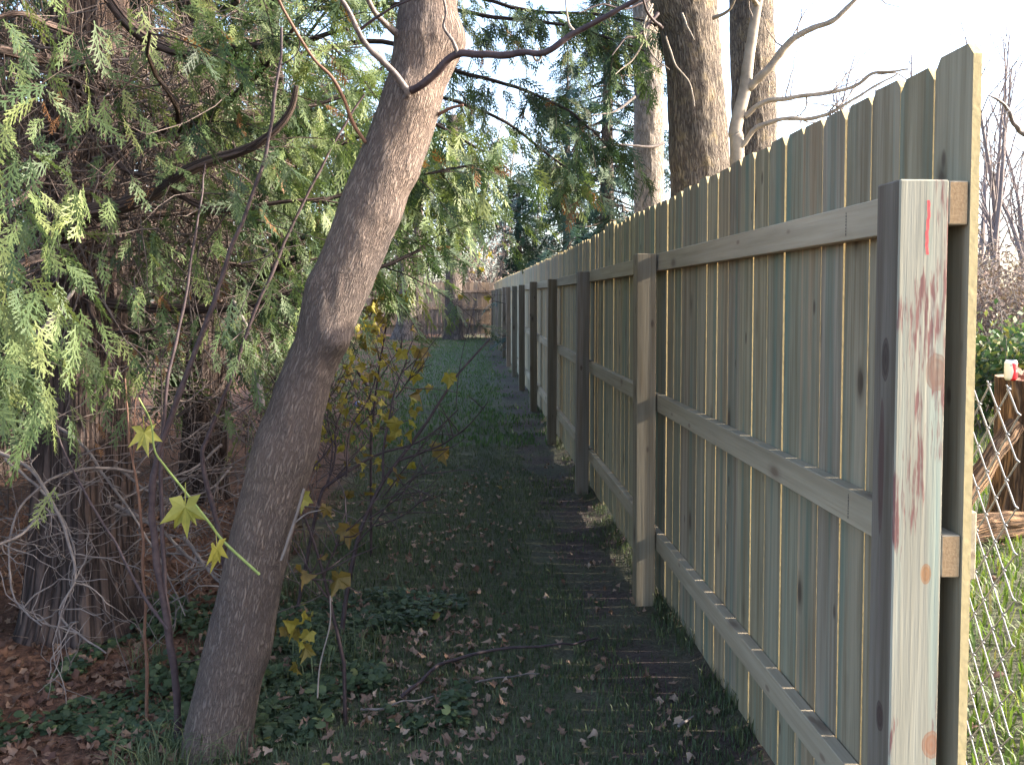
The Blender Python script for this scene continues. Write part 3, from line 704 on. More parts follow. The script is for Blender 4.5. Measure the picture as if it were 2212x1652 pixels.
DB = [([(-40, 960), (60, 1010), (120, 1100), (150, 1180), (165, 1250), (130, 1320), (175, 1370), (230, 1410)], 3.3, 2.9, .0075),
      ([(300, 1020), (200, 1010), (120, 1030), (40, 1100), (20, 1200), (30, 1290), (90, 1350)], 3.6, 2.9, .0070),
      ([(10, 990), (90, 1060), (140, 1130), (160, 1200), (150, 1290)], 3.5, 3.1, .006),
      ([(-20, 1180), (50, 1150), (100, 1080), (130, 1040)], 3.0, 3.3, .006),
      ([(120, 920), (180, 960), (240, 1050), (300, 1130), (360, 1240), (400, 1330)], 3.7, 3.4, .007),
      ([(480, 960), (420, 1010), (340, 1040), (260, 1080), (200, 1090)], 3.9, 3.5, .007),
      ([(500, 1010), (450, 1060), (380, 1080), (300, 1130)], 3.8, 3.6, .006),
      ([(240, 1000), (320, 1060), (420, 1100), (500, 1130)], 4.0, 3.7, .006),
      ([(250, 1090), (340, 1140), (420, 1210), (490, 1250)], 3.8, 3.5, .009),
      ([(520, 880), (440, 920), (380, 960), (260, 980)], 4.2, 3.9, .006),
      ([(380, 900), (450, 860), (520, 880), (560, 940)], 4.4, 4.1, .006),
      ([(400, 1160), (450, 1230), (500, 1290)], 3.6, 3.3, .008)]
for i, (p, a, b_, r_) in enumerate(DB):
    dead_branch('crooked grey dead branch hanging under the big old cedar', p, a, b_, r_, 50 + i, 11, group=gD)
tb = Bag(); rg = np.random.default_rng(77); M['browntwig'] = plain('brown dead twig', (.060, .044, .040), (.16, .125, .11), .85, 9)
for i in range(3800):
    x = rg.uniform(-3.6, -.8); y_ = rg.uniform(3.3, 7.5); z = rg.uniform(.15, 1.7) if rg.uniform() < .5 else rg.uniform(1.2, 3.3)
    tb.tube(crooked((x, y_, z), rg.normal(size=3) + np.array((.2, -.2, -.25)), rg.uniform(.15, .6), rg, 5, .55), np.linspace(.003, .0012, 5) * rg.uniform(.7, 1.6), 3)
for i in range(3000):
    yy = rg.uniform(3.5, 5.2); q = at(rg.uniform(-60, 480), rg.uniform(60, 560), yy)
    tb.tube(crooked(q, rg.normal(size=3) * (1, .8, 1) + np.array((.2, -.2, -.35)), rg.uniform(.15, .55), rg, 5, .55), np.linspace(.003, .0012, 5) * rg.uniform(.7, 1.9), 3)
stuff(tb.build('dead_twigs', M['browntwig']), 'tangle of fine dead twigs under the cedar boughs', 'twigs')

# ------------------------------------------------------------------ big trees beyond the fence
def limb3(t, org, P, r0, r1, mat, name='limb', ns=8, n=None, kink=.03, seed=0):
    P = smooth_path(np.array(P, float), n or len(P) * 6); P = P + kink * np.stack([fbm(P * 1.7, seed + i * 5, 3) for i in range(3)], 1) * np.linspace(0, 1, len(P))[:, None]
    V, Q, uv = cap_tube(P - org, np.linspace(1, 0, len(P)) ** .8 * (r0 - r1) + r1, ns); o = mesh_np(name, V, Q, mat, t, uv, smooth=True); return o, P
def big_tree(label, edges, Y, mat, seed, nl=4, rough=3.):
    x0 = at((edges[0][1] + edges[0][2]) / 2, edges[0][0], Y)[0]
    base = np.array((x0, Y, gz1(x0, Y)))
    t = thing('bare_tree', label, 'tree', loc=base); rg = np.random.default_rng(seed)
    V, Q, uv, P, rr = trunk_from_edges(edges, Y, 64, 200, .03, seed, (), .12, rough=rough)
    mesh_np('trunk', V - base, Q, M[mat], t, uv, smooth=True)
    for i in range(nl):                      # limbs above the frame
        k = int(len(P) * rg.uniform(.72, .97)); az = rg.uniform(0, 6.28); L = rg.uniform(1.8, 3.2)
        limb3(t, base, [P[k], P[k] + np.array((math.cos(az) * .4, math.sin(az) * .4, .5)) * L * .5, P[k] + np.array((math.cos(az) * .7, math.sin(az) * .7, 1.)) * L], rr[k] * .5, .02, M[mat], seed=seed + i)
    return t, base
def down(edges, Y):
    """carry the lowest outline on down to the ground"""
    py = 650 + F * (CAM_H - .1) / Y; l, r = edges[0][1], edges[0][2]; wd = (r - l)
    return [(py, l + wd * .02, r + wd * .02)] + edges
tA, oA = big_tree('thick bare tree with deeply furrowed dark bark rising behind the fence', down([(420, 1451, 1580), (346, 1447, 1576), (163, 1440, 1561), (60, 1424, 1553), (0, 1405, 1547), (-150, 1380, 1535), (-500, 1330, 1480), (-900, 1300, 1420)], 7.7), 7.7, 'ashbark', 3)
tB, oB = big_tree('pale grey bare trunk standing between the spruce and the thick dark tree', down([(460, 1371, 1434), (200, 1369, 1433), (20, 1366, 1424), (-200, 1360, 1414), (-700, 1365, 1405)], 13.), 13., 'greybark', 4)
tC, oC = big_tree('furrowed bare tree behind the small forked tree', down([(340, 1580, 1678), (200, 1578, 1677), (0, 1575, 1668), (-300, 1570, 1655), (-800, 1575, 1640)], 9.6), 9.6, 'ashbark', 5)
# thin branches and hanging twigs on the thick tree
for i, p in enumerate(([(1430, 60), (1400, 30), (1380, -30)], [(1420, 30), (1395, 60), (1372, 80), (1350, 84), (1322, 120)], [(1440, 80), (1460, 140), (1490, 180), (1500, 230)], [(1475, 30), (1485, 60), (1498, 85)],
                       [(1540, 40), (1575, 20), (1600, -30)], [(1405, 0), (1350, 20), (1300, 10), (1250, 30)], [(1410, 20), (1380, 110), (1330, 160)], [(1410, 10), (1390, 60), (1410, 120), (1445, 150)])):
    branch(tA, oA, p, 7.35, 7.1, .018 if i in (0, 1, 4) else .010, .004, M['cane'] if i in (0, 1, 5) else M['bare'], seed=i)
for i, p in enumerate(([(1434, 310), (1400, 318), (1340, 312), (1300, 320)], [(1434, 140), (1380, 160), (1330, 165)], [(1372, 210), (1330, 240), (1280, 250)])):
    branch(tB, oB, p, 12.8, 12.4, .022, .006, M['twig'], seed=20 + i)
# small forked tree
sb = np.array((at(1594, 345, 6.6)[0], 6.6, 0)); sb[2] = gz1(sb[0], 6.6)
ft = thing('forked_tree', 'small smooth-barked forked tree with bare branches reaching over the fence', 'tree', loc=sb)
Z1 = lambda x, y: (x * .407 + 1327.5, y * .407)
P = np.vstack([sb, sb + (0, 0, 1.), path([Z1(650, 840), Z1(640, 690), Z1(690, 480), Z1(712, 300), Z1(745, 90), Z1(775, -60), Z1(800, -300), Z1(790, -700)], 6.6, 6.6)])
limb3(ft, sb, P, .062, .016, M['bare'], 'trunk', 12, 90, .02, 3)
fb = [([(715, 465), (780, 400), (870, 300), (950, 210), (1050, 150), (1170, 105), (1280, 0), (1400, -120)], .034, .010), ([(690, 620), (800, 540), (1000, 515), (1260, 465), (1380, 390), (1560, 370)], .022, .006),
      ([(660, 800), (760, 680), (900, 635), (1100, 620), (1250, 540), (1500, 390)], .022, .005), ([(760, 30), (700, -60), (640, -160)], .02, .008)]
for i, (p, r0, r1) in enumerate(fb):
    bo, Pb = branch(ft, sb, [Z1(*q) for q in p], 6.58, 6.2, r0, r1, M['bare'], seed=30 + i, kink=.012)
    rg = np.random.default_rng(90 + i)
    for q in range(7):
        k = int(rg.uniform(8, len(Pb) - 2)); S = crooked(Pb[k], rg.normal(size=3) * (.8, .4, .8) + np.array((.5, 0, .25)), rg.uniform(.15, .5), rg, 9, .4)
        V, Qd, uv = cap_tube(S - sb, np.linspace(.006, .0025, 9), 4); mesh_np('twig', V, Qd, M['paletwig'], bo, uv, smooth=True)

# ------------------------------------------------------------------ bare trees of the far woods
def bare(label, base, H, r0, seed, mat='fartwig', group=None, name='bare_tree', lv=3, spread=.5, nb=(10, 5, 4), ns=5, cat='tree', up=.5):
    rg = np.random.default_rng(seed); base = np.array(base, float)
    t = thing(name, label, cat, group, loc=base)
    P0 = crooked((0, 0, -.05), (rg.normal() * .06, rg.normal() * .06, 1), H, rg, 14, .10); P0[:, 2] = np.linspace(-.05, H, 14)
    V, Q, uv = cap_tube(P0, np.linspace(r0, r0 * .2, 14), ns + 2); mesh_np('trunk', V, Q, M[mat], t, uv, smooth=True)
    bg = Bag()
    def grow(P, r, lev):
        if lev >= lv: return
        for i in range(nb[lev]):
            u = rg.uniform(.25 if lev == 0 else .2, .98); k = u * (len(P) - 1); j = min(len(P) - 2, int(k)); a = P[j] + (P[j + 1] - P[j]) * (k - j)
            T = P[j + 1] - P[j]; T /= np.linalg.norm(T); d = T * (1 - spread * .4) + rg.normal(size=3) * spread + np.array((0, 0, up * .5))
            L = np.linalg.norm(P[-1] - P[0]) * rg.uniform(.25, .5) * (1.1 - .6 * u); rr = r * (1 - .75 * u) * .55
            S = crooked(a, d, L, rg, 5, .3); bg.add(*tube(S, np.linspace(rr, rr * .3, 5), max(3, ns - 1 - lev))); grow(S, rr, lev + 1)
    grow(P0, r0, 0)
    if bg.n: stuff(bg.build('branches', M[mat], t))
    return t
rg = np.random.default_rng(8)
for i in range(46):
    px = rg.uniform(1660, 2420) if i < 22 else rg.uniform(2110, 2330); yy = rg.uniform(30, 56); p = at(px, 640, yy)
    bare('slim bare tree in the far woods beyond the brush', (p[0], yy, gz1(p[0], yy)), rg.uniform(6.5, 12.5), rg.uniform(.08, .19), 200 + i, group='bare trees of the far woods', nb=(11, 4, 2), ns=4, spread=.42)
for i, (px, yy, H) in enumerate(((1010, 36, 9), (1045, 40, 10), (1070, 35, 8), (905, 37, 9), (960, 42, 11), (1150, 45, 10), (820, 38, 9), (740, 40, 10), (1225, 38, 9), (640, 44, 10))):
    p = at(px, 640, yy); bare('bare tree with pale upright branches beyond the cross fence', (p[0], yy, gz1(p[0], yy)), H, .10, 260 + i, group='bare trees beyond the cross fence', nb=(13, 5, 2), ns=4, spread=.4, mat='paletwig')
# a tree beyond the frame's edge whose bare branch hangs into view
rb = np.array((5.75, 7.5, gz1(5.75, 7.5))); rt = thing('bare_tree', 'bare tree whose thin crooked branch hangs over the grass near the stump', 'tree', loc=rb)
_, Pt = limb3(rt, rb, [rb - (0, 0, .05), rb + (.1, 0, 1.5), rb + (.0, .1, 3.2), rb + (.2, .1, 6.)], .13, .05, M['bare'], 'trunk', 14, 40, .05, 6)
bo, Pb = branch(rt, rb, [(2560, 420), (2400, 360), (2300, 330), (2215, 292), (2195, 272), (2180, 240), (2165, 222), (2138, 205)], 7.45, 7.2, .035, .006, M['limb'], seed=61, kink=.02)
branch(bo, rb, [(2180, 240), (2160, 248), (2136, 250)], 7.2, 7.2, .007, .003, M['limb'], 'twig', seed=62); branch(bo, rb, [(2230, 300), (2212, 330), (2205, 360)], 7.25, 7.2, .008, .003, M['limb'], 'twig', seed=63)
# three trunks standing before the cross fence
for lab, ed, yy in (('dark straight trunk standing alone before the cross fence', [(735, 955, 1005), (700, 960, 1000), (560, 964, 998), (420, 968, 996), (250, 966, 990)], 29.2),
                ('dark trunk of the close pair before the cross fence, flaring at its foot', [(735, 842, 912), (690, 858, 900), (600, 860, 890), (480, 850, 880), (300, 830, 858)], 28.6),
                ('grey trunk of the close pair before the cross fence, straight and slender', [(735, 880, 918), (690, 886, 914), (600, 890, 914), (480, 892, 914), (300, 896, 914)], 28.9)):
    x0 = at((ed[0][1] + ed[0][2]) / 2, ed[0][0], yy)[0]; bb = np.array((x0, yy, gz1(x0, yy)))
    t = thing('garden_tree', lab, 'tree', loc=bb); V, Q, uv, P, rr = trunk_from_edges(ed, yy, 32, 80, .03, 8, (), .0)
    mesh_np('trunk', V - bb, Q, M['darkbark'], t, uv, smooth=True)
    r2 = np.random.default_rng(int(yy * 10))
    for i in range(5):
        k = int(r2.uniform(35, 79)); limb3(t, bb, [P[k], P[k] + np.array((r2.normal() * .6, r2.normal() * .3, .7)), P[k] + np.array((r2.normal() * 1.3, r2.normal() * .5, 1.5))], .05, .015, M['darkbark'], ns=6, seed=i)

# ------------------------------------------------------------------ spruces
def spruce(label, base, H, rad, seed, nb=150, zlow=.4):
    rg = np.random.default_rng(seed); base = np.array(base, float); t = thing('spruce_tree', label, 'tree', loc=base)
    V, Q, uv = cap_tube([(0, 0, -.1), (0, 0, H * .5), (0, 0, H)], [.24, .15, .02], 12); mesh_np('trunk', V, Q, M['darkbark'], t, uv, smooth=True)
    pos = []; axs = []; scl = []; tin = []; bg = Bag()
    for i in range(nb):
        f = (i + rg.uniform()) / nb; z = zlow + (H - zlow) * f; az = i * 2.399 + rg.uniform(-.3, .3); L = rad * (1 - f) ** .8 * rg.uniform(.7, 1.1) + .2
        h = np.array((math.cos(az), math.sin(az), 0)); u = np.linspace(0, 1, 7)
        P = np.array((0, 0, z)) + h * (u * L)[:, None] + np.array((0, 0, 1)) * (-.32 * L * u + .22 * L * u ** 3)[:, None]
        bg.tube(P, np.linspace(.03, .008, 7), 3)
        for q in range(int(6.5 * L) + 3):
            v = rg.uniform(.15, 1.); k = v * 6; j = min(5, int(k)); a = P[j] + (P[j + 1] - P[j]) * (k - j); s = rg.choice((-1, 1)); sd2 = np.array((-h[1], h[0], 0)) * s
            pos.append(a); axs.append(h * .7 + sd2 * rg.uniform(.1, 1.) + np.array((0, 0, -.35 + rg.normal() * .2))); scl.append(rg.uniform(.7, 1.3)); tin.append(np.clip(rg.normal() * .25 + .4, 0, 1))
    cr = Bag(); place_sprays(cr, SPR_NEEDLE, pos, np.array(axs), np.array(scl), np.array(tin), rg, .3, np.tile((0, 0, 1.), (len(pos), 1)))
    stuff(cr.build('crown', M['spruce'], t, smooth=False)); stuff(bg.build('branches', M['darkbark'], t)); return t
for lab, px, yy, H, rad, sd_ in (('broad dark spruce with drooping boughs behind the fence', 1310, 21., 9.5, 2.6, 1), ('tall dark spruce beyond the fence corner, left of the broad spruce', 1225, 35., 11., 2.4, 2),
                                ('small dark spruce beyond the corner where the two fences meet', 1120, 36., 6.5, 1.9, 4), ('young light green spruce just behind the fence beside the pale trunk', 1345, 15.5, 3.0, 1.0, 3)):
    p = at(px, 640, yy); spruce(lab, (p[0], yy, gz1(p[0], yy)), H, rad, sd_, 135 if H > 5 else 60)

# ------------------------------------------------------------------ brush and shrubs
LEAFQ = (np.array([(0, 0, 0), (.5, -.30, .03), (1, 0, -.05), (.5, .30, .03)]), np.array([(0, 1, 2, 3)]))
def shrub(label, base, rx, rz, n, seed, mat, leaf=.06, name='shrub', group=None, stems=26, stick='twig', cat='shrub', leafy=True):
    rg = np.random.default_rng(seed); base = np.array(base, float); t = thing(name, label, cat, group, loc=base); bg = Bag(); pos = []; axs = []
    for i in range(stems):
        az = rg.uniform(0, 6.28); d = np.array((math.cos(az) * rg.uniform(.1, .8) * rx / rz, math.sin(az) * rg.uniform(.1, .8) * rx / rz, 1)); L = rz * rg.uniform(.7, 1.15)
        S = crooked((rg.normal() * rx * .25, rg.normal() * rx * .25, -.03), d, L, rg, 9, .22); bg.tube(S, np.linspace(.012, .003, 9) * max(1, rz / 1.3), 3)
        for q in range(6):
            k = rg.integers(3, 9); S2 = crooked(S[k], rg.normal(size=3) + np.array((0, 0, .6)), L * .3, rg, 5, .3); bg.tube(S2, np.linspace(.005, .002, 5) * max(1, rz / 1.3), 3)
            for w_ in range(max(1, n // (stems * 6))): pos.append(S2[rg.integers(1, 5)] + rg.normal(size=3) * leaf * .8); axs.append(rg.normal(size=3))
    stuff(bg.build('stems', M[stick], t)); cr = Bag(); m = len(pos)
    place_sprays(cr, [LEAFQ], pos, np.array(axs), leaf * rg.uniform(.6, 1.3, m), rg.uniform(0, 1, m), rg, 0.)
    stuff(cr.build('foliage', M[mat], t, smooth=False)); return t
rg = np.random.default_rng(15)
for i, (px, yy, rx, rz) in enumerate(((2110, 15, 1.3, 1.9), (2200, 14, 1.2, 1.7), (2300, 14.5, 1.4, 1.8), (2160, 19, 1.5, 2.3), (2270, 20, 1.5, 2.4), (2060, 20, 1.5, 2.2), (2380, 18, 1.5, 2.2), (2400, 13, 1.2, 1.6), (2130, 25, 2., 2.7), (2240, 26, 2., 2.8), (2350, 27, 2., 2.7))):
    p = at(px, 700, yy); shrub('dry purplish brown brush bush beyond the sunlit grass', (p[0], yy, gz1(p[0], yy)), rx, rz, 1500, 300 + i, 'brush', .075, 'brush_bush', 'brush bushes beyond the grass', stick='paletwig')
for i, (px, yy, rx, rz, lab) in enumerate(((2170, 9.2, .7, .95, 'leafy green shrub with yellowing leaves behind the old stump'), (2290, 9.0, .8, 1.0, 'wide leafy green shrub next to the one behind the stump'), (2110, 10.2, .7, .9, 'low dark green shrub hidden behind the board fence near the stump'))):
    p = at(px, 800, yy); shrub(lab, (p[0], yy, gz1(p[0], yy)), rx, rz, 1800, 330 + i, 'shrub', .085, 'green_shrub')
for i, (px, yy, mt, lab) in enumerate(((1000, 33., 'brush', 'russet shrub beyond the cross fence beside the straight trunk'), (870, 34., 'brush', 'russet shrub beyond the cross fence behind the close pair of trunks'), (760, 34., 'shrub', 'green shrub beyond the cross fence near the cedars'))):
    p = at(px, 700, yy); shrub(lab, (p[0], yy, gz1(p[0], yy)), 1.8, 3.9, 2200, 345 + i, mt, .10, 'far_shrub')
for i, (px, yy) in enumerate(((930, 29.6), (1020, 30.1), (800, 29.5))):
    p = at(px, 700, yy); shrub('thin leafless shrub against the cross fence', (p[0], yy, gz1(p[0], yy)), .7, 1.5, 160, 350 + i, 'brush', .05, 'leafless_shrub', 'leafless shrubs against the cross fence', 14)

# ------------------------------------------------------------------ old stump, leaning log, fallen wood and the can
sx_, sy_ = float(at(2238, 900, 5.25)[0]), 5.25; sz_ = gz1(sx_, sy_); top = 1.03
st = thing('tree_stump', 'weathered brown tree stump with a drinks can standing on it', 'stump', loc=(sx_, sy_, sz_))
n = 40; P = np.stack([0 * np.linspace(0, 1, n), 0 * np.linspace(0, 1, n), np.linspace(-.05, top - sz_, n)], 1)
V, Q, uv = tube(P, .20 + .10 * np.exp(-np.linspace(0, 1, n) / .12), 64)
th = np.arctan2(V[:, 1], V[:, 0]); nr = np.stack([np.cos(th), np.sin(th), 0 * th], 1)
V = V + nr * (.028 * np.cos(th * 5 + 1) + .045 * fbm(np.stack([np.cos(th) * 5, np.sin(th) * 5, V[:, 2] * 1.5], 1), 4, 3))[:, None]
V[-64:, 2] += .02 * fbm(V[-64:] * 8, 3, 2); mesh_np('trunk', V, Q, M['stump'], st, uv, smooth=True)
ring = V[-64:]; ce = ring.mean(0); ce[2] = top - sz_ - .004
V2 = np.vstack([ring - (0, 0, .001), ce + (ring - ce) * (.55, .55, 0), ce[None]])
Q2 = [(i, (i + 1) % 64, 64 + (i + 1) % 64, 64 + i) for i in range(64)] + [(64 + i, 64 + (i + 1) % 64, 128, 128) for i in range(0)]
mesh_np('cut_face', V2, np.array(Q2), M['stumptop'], st, smooth=True)
tri = np.array([(64 + i, 64 + (i + 1) % 64, 128) for i in range(64)]); mesh_np('cut_centre', V2, tri, M['stumptop'], st, smooth=True)
def log(label, P, r, seed, name='fallen_log'):
    P = smooth_path(np.array(P, float), 24); base = P[0].copy(); t = thing(name, label, 'log', loc=base)
    V, Q, uv = cap_tube(P - base, np.linspace(r, r * .8, 24), 24); V = V + .25 * r * np.stack([fbm(V * 9, seed + i, 2) for i in range(3)], 1); mesh_np('wood', V, Q, M['stump'], t, uv, smooth=True)
lg = at(2095, 1062, 5.0); lg2 = at(2192, 915, 5.12)
log('thick grey brown log leaning against the old stump', [lg + (lg - lg2) * ((lg[2] - gz1(lg[0], lg[1]) - .03) / (lg2[2] - lg[2])), (lg + lg2) / 2 + (0, 0, .01), lg2], .062, 5, 'leaning_log')
for i, (a, b_, r_, lab) in enumerate((((2085, 1085), (2230, 1050), .06, 'split grey log lying at the foot of the stump'), ((2090, 1105), (2215, 1098), .05, 'low log half sunk in the grass before the stump'))):
    A = at(*a, 4.9); B = at(*b_, 4.95); A[2] = gz1(A[0], A[1]) + r_ * (1.6 - i); B[2] = gz1(B[0], B[1]) + r_ * (1.9 - i); log(lab, [A, (A + B) / 2 + (0, 0, .01), B], r_, 7 + i)
# the can
m, nt, b = new_mat('can print'); g = N(nt); tc = g.n('TexCoord').outputs['Object']; s_ = g.n('SeparateXYZ'); g.l(tc, s_.inputs[0])
red = g.math('GREATER_THAN', g.math('ADD', s_.outputs[0], g.math('MULTIPLY', g.math('ABSOLUTE', g.math('SUBTRACT', s_.outputs[2], .055)), .22)), -.004)
c = g.mix(red, (.78, .74, .62), (.70, .03, .04))
c = g.mix(g.math('GREATER_THAN', s_.outputs[2], .103), c, (.82, .82, .80))
sq = g.math('MULTIPLY', g.math('LESS_THAN', g.math('ABSOLUTE', g.math('SUBTRACT', s_.outputs[0], .016)), .007), g.math('LESS_THAN', g.math('ABSOLUTE', g.math('SUBTRACT', s_.outputs[2], .058)), .009))
c = g.mix(sq, c, (.22, .16, .18))
dot = g.math('LESS_THAN', g.vmath('LENGTH', g.vmath('MULTIPLY', g.vmath('SUBTRACT', tc, (-.018, 0, .092)), (1, 0, 1))), .006)
c = g.mix(dot, c, (.55, .50, .42))
g.l(c, b.inputs['Base Color']); b.inputs['Roughness'].default_value = .35; b.inputs['Metallic'].default_value = .1; M['can'] = m
M['alu'] = plain('bare aluminium', (.6, .6, .6), (.7, .7, .7), .35, 30, .5, .9)
cp = at(2183, 822, 5.16)
cn = thing('drinks_can', 'red and cream drinks can standing on the old stump', 'can', loc=(cp[0], cp[1], top - .006))
def lathe(prof, ns=32):
    V = []; Q = []
    for r_, z in prof:
        for i in range(ns): a = 2 * math.pi * i / ns; V.append((r_ * math.cos(a), r_ * math.sin(a), z))
    for k in range(len(prof) - 1):
        for i in range(ns): Q.append((k * ns + i, k * ns + (i + 1) % ns, (k + 1) * ns + (i + 1) % ns, (k + 1) * ns + i))
    return np.array(V), np.array(Q)
mesh_np('body', *lathe([(.001, .004), (.024, .002), (.027, 0), (.034, .012), (.036, .016), (.036, .104), (.034, .110), (.029, .119)]), M['can'], cn, smooth=True)
mesh_np('lid', *lathe([(.029, .119), (.0295, .1215), (.0275, .1215), (.026, .117), (.001, .117)]), M['alu'], cn, smooth=True)

# ------------------------------------------------------------------ leaves
def maple_mesh(name, curl, seed, mat, size=.075, stalk=True, narrow=1., deep=0.):
    rg = np.random.default_rng(seed); pts = []
    spec = [(-152, .52), (-118, .74), (-98, .60), (-62, .98), (-48, .72), (-36, .80), (-22, .66), (0, 1.10), (22, .66), (36, .80), (48, .72), (62, .98), (98, .60), (118, .74), (152, .52), (180, .22)]
    for a, r_ in spec:
        a = R(a + rg.uniform(-4, 4)); r_ = (r_ - deep * (r_ < .73)) * rg.uniform(.85, 1.12); pts.append((math.cos(a) * r_, math.sin(a) * r_ * narrow))
    V = [(0, 0, 0)] + [(x, y, curl * (x * x * .55 * rg.uniform(.6, 1.4) - y * y * .8 * rg.uniform(.5, 1.3)) + rg.normal() * .06 * abs(curl)) for x, y in pts]
    n = len(pts); Fc = [(0, 1 + i, 1 + (i + 1) % n) for i in range(n)]
    if stalk:
        k = len(V); V += [(-.1, -.02, 0), (-.1, .02, 0), (-.75, .015, .12 * curl + .04), (-.75, -.015, .12 * curl + .04)]; Fc += [(k, k + 1, k + 2), (k, k + 2, k + 3)]
    me = bpy.data.meshes.new(name); me.from_pydata([(x * size, y * size, z * size) for x, y, z in V], [], Fc); me.materials.append(mat); me.update(); return me
DRY = [maple_mesh('fallen_leaf', c, 60 + i, M['dead'], .045, narrow=n_) for i, (c, n_) in enumerate(((.6, .9), (-.8, .55), (1.3, .7), (-1.3, .8), (.5, .45), (-1.7, .9)))]
YEL = [maple_mesh('leaf', c, 80 + i, M['yellow'], .048) for i, c in enumerate((.35, -.45, .7, -.8, -1.1))]
BIG = [maple_mesh('leaf', c, 90 + i, M['greenleaf'], .062, narrow=.75, deep=.16) for i, c in enumerate((.45, -.6, .8))]

def cane(label, pts, Y0, Y1, r0, r1, mat='cane', name='cane', cat='stem', group=None, side=(), seed=0, thorns=True):
    P = smooth_path(path(pts, Y0, Y1), len(pts) * 8); P = P + .008 * np.stack([fbm(P * 9, seed + i, 2) for i in range(3)], 1)
    t = thing(name, label, cat, group, loc=P[0]); V, Q, uv = cap_tube(P - P[0], np.linspace(r0, r1, len(P)) * (1 + .25 * fbm(P * 25, seed + 7, 2)), 7); mesh_np('stem', V, Q, M[mat], t, uv, smooth=True)
    for s_ in side: branch(t, P[0], s_[0], s_[1], s_[2], s_[3], s_[3] * .4, M[mat], 'side_shoot', 5, seed=seed + 3)
    return t, P
cane('tall dark cane leaning right, rising through the cedar sprays', [(384, 1625), (381, 1481), (362, 1361), (343, 1240), (330, 1096), (337, 995), (367, 904), (412, 784), (457, 668), (474, 615), (532, 450), (563, 368), (585, 262), (604, 142), (607, 60)], 2.98, 3.05, .0135, .0045, seed=1,
     side=(([(363, 1361), (300, 1270), (240, 1160), (150, 1000), (120, 900)], 2.97, 3.2, .006), ([(604, 142), (640, 120), (655, 60)], 3.05, 3.0, .003)))
cane('thin dark cane rising beside the tall leaning cane', [(392, 1630), (372, 1420), (352, 1190), (349, 1014), (360, 830), (386, 710), (409, 607), (431, 450), (444, 356)], 3.02, 3.3, .009, .0035, seed=2)
cane('dark cane rising close by the leaning trunk and passing behind it', [(500, 1500), (488, 1240), (465, 1118), (446, 1043), (439, 980), (450, 946), (495, 829), (555, 664), (585, 600), (630, 487), (698, 356), (728, 296), (788, 203)], 3.25, 3.4, .011, .004, seed=3)
cane('orange brown twig among the dead branches', [(318, 1640), (312, 1300), (303, 1100), (287, 990), (277, 930), (270, 820)], 3.1, 3.1, .006, .003, 'redcane', 'red_twig', seed=4, side=(([(287, 990), (292, 900), (296, 860)], 3.1, 3.1, .003),))
cane('pale broken branch slanting in front of the cedar hedge', [(565, 878), (556, 800), (543, 745), (530, 700), (505, 650)], 3.4, 3.5, .011, .007, 'paletwig', 'broken_branch', 'branch', seed=5)
cane('pale stick crossing the cedar sprays', [(60, 745), (110, 690), (150, 640), (165, 620)], 3.0, 3.1, .008, .006, 'paletwig', 'broken_branch', 'branch', seed=6)
cane('thin pale stem hanging beside the foot of the leaning trunk', [(686, 1505), (690, 1440), (712, 1360), (714, 1290)], 2.75, 2.75, .0028, .002, 'paletwig', 'dry_stalk', seed=7)
cane('curved pale twig at the right side of the leaning trunk', [(608, 1210), (635, 1130), (650, 1080), (655, 1060)], 2.82, 2.8, .005, .0035, 'paletwig', 'pale_twig', seed=8, side=(([(637, 1125), (660, 1108), (690, 1100)], 2.8, 2.75, .003),))

# vine shoot with big lobed leaves before the leaning trunk
P = smooth_path(path([(560, 1240), (484, 1170), (450, 1126), (394, 1054), (356, 1006), (334, 972), (326, 912), (300, 860)], 2.72, 2.5), 50)
vs = thing('vine_shoot', 'green vine shoot with big lobed yellowing leaves beside the leaning trunk', 'vine', loc=P[0])
M['vine'] = plain('green vine stem', (.16, .22, .07), (.25, .30, .10), .6, 40)
V, Q, uv = cap_tube(P - P[0], np.linspace(.0045, .002, 50), 6); mesh_np('stem', V, Q, M['vine'], vs, uv, smooth=True)
def hang(parent, org, me, p, size, tilt, yaw, roll=0, name='leaf'):
    o = obj(name, me, parent, np.array(p) - org, Euler((roll, tilt, yaw), 'XYZ')); o.scale = (size,) * 3; return o
for (px, py), s_, ti, ya, ro in (((400, 1095), 1.5, 1.45, -1.4, .15), ((312, 935), 1.1, 1.5, .2, 1.2), ((468, 1185), 1.2, 1.5, -2.6, .9)):
    hang(vs, P[0], BIG[int(px) % 3], at(px, py, 2.55), s_, ti, ya, ro)

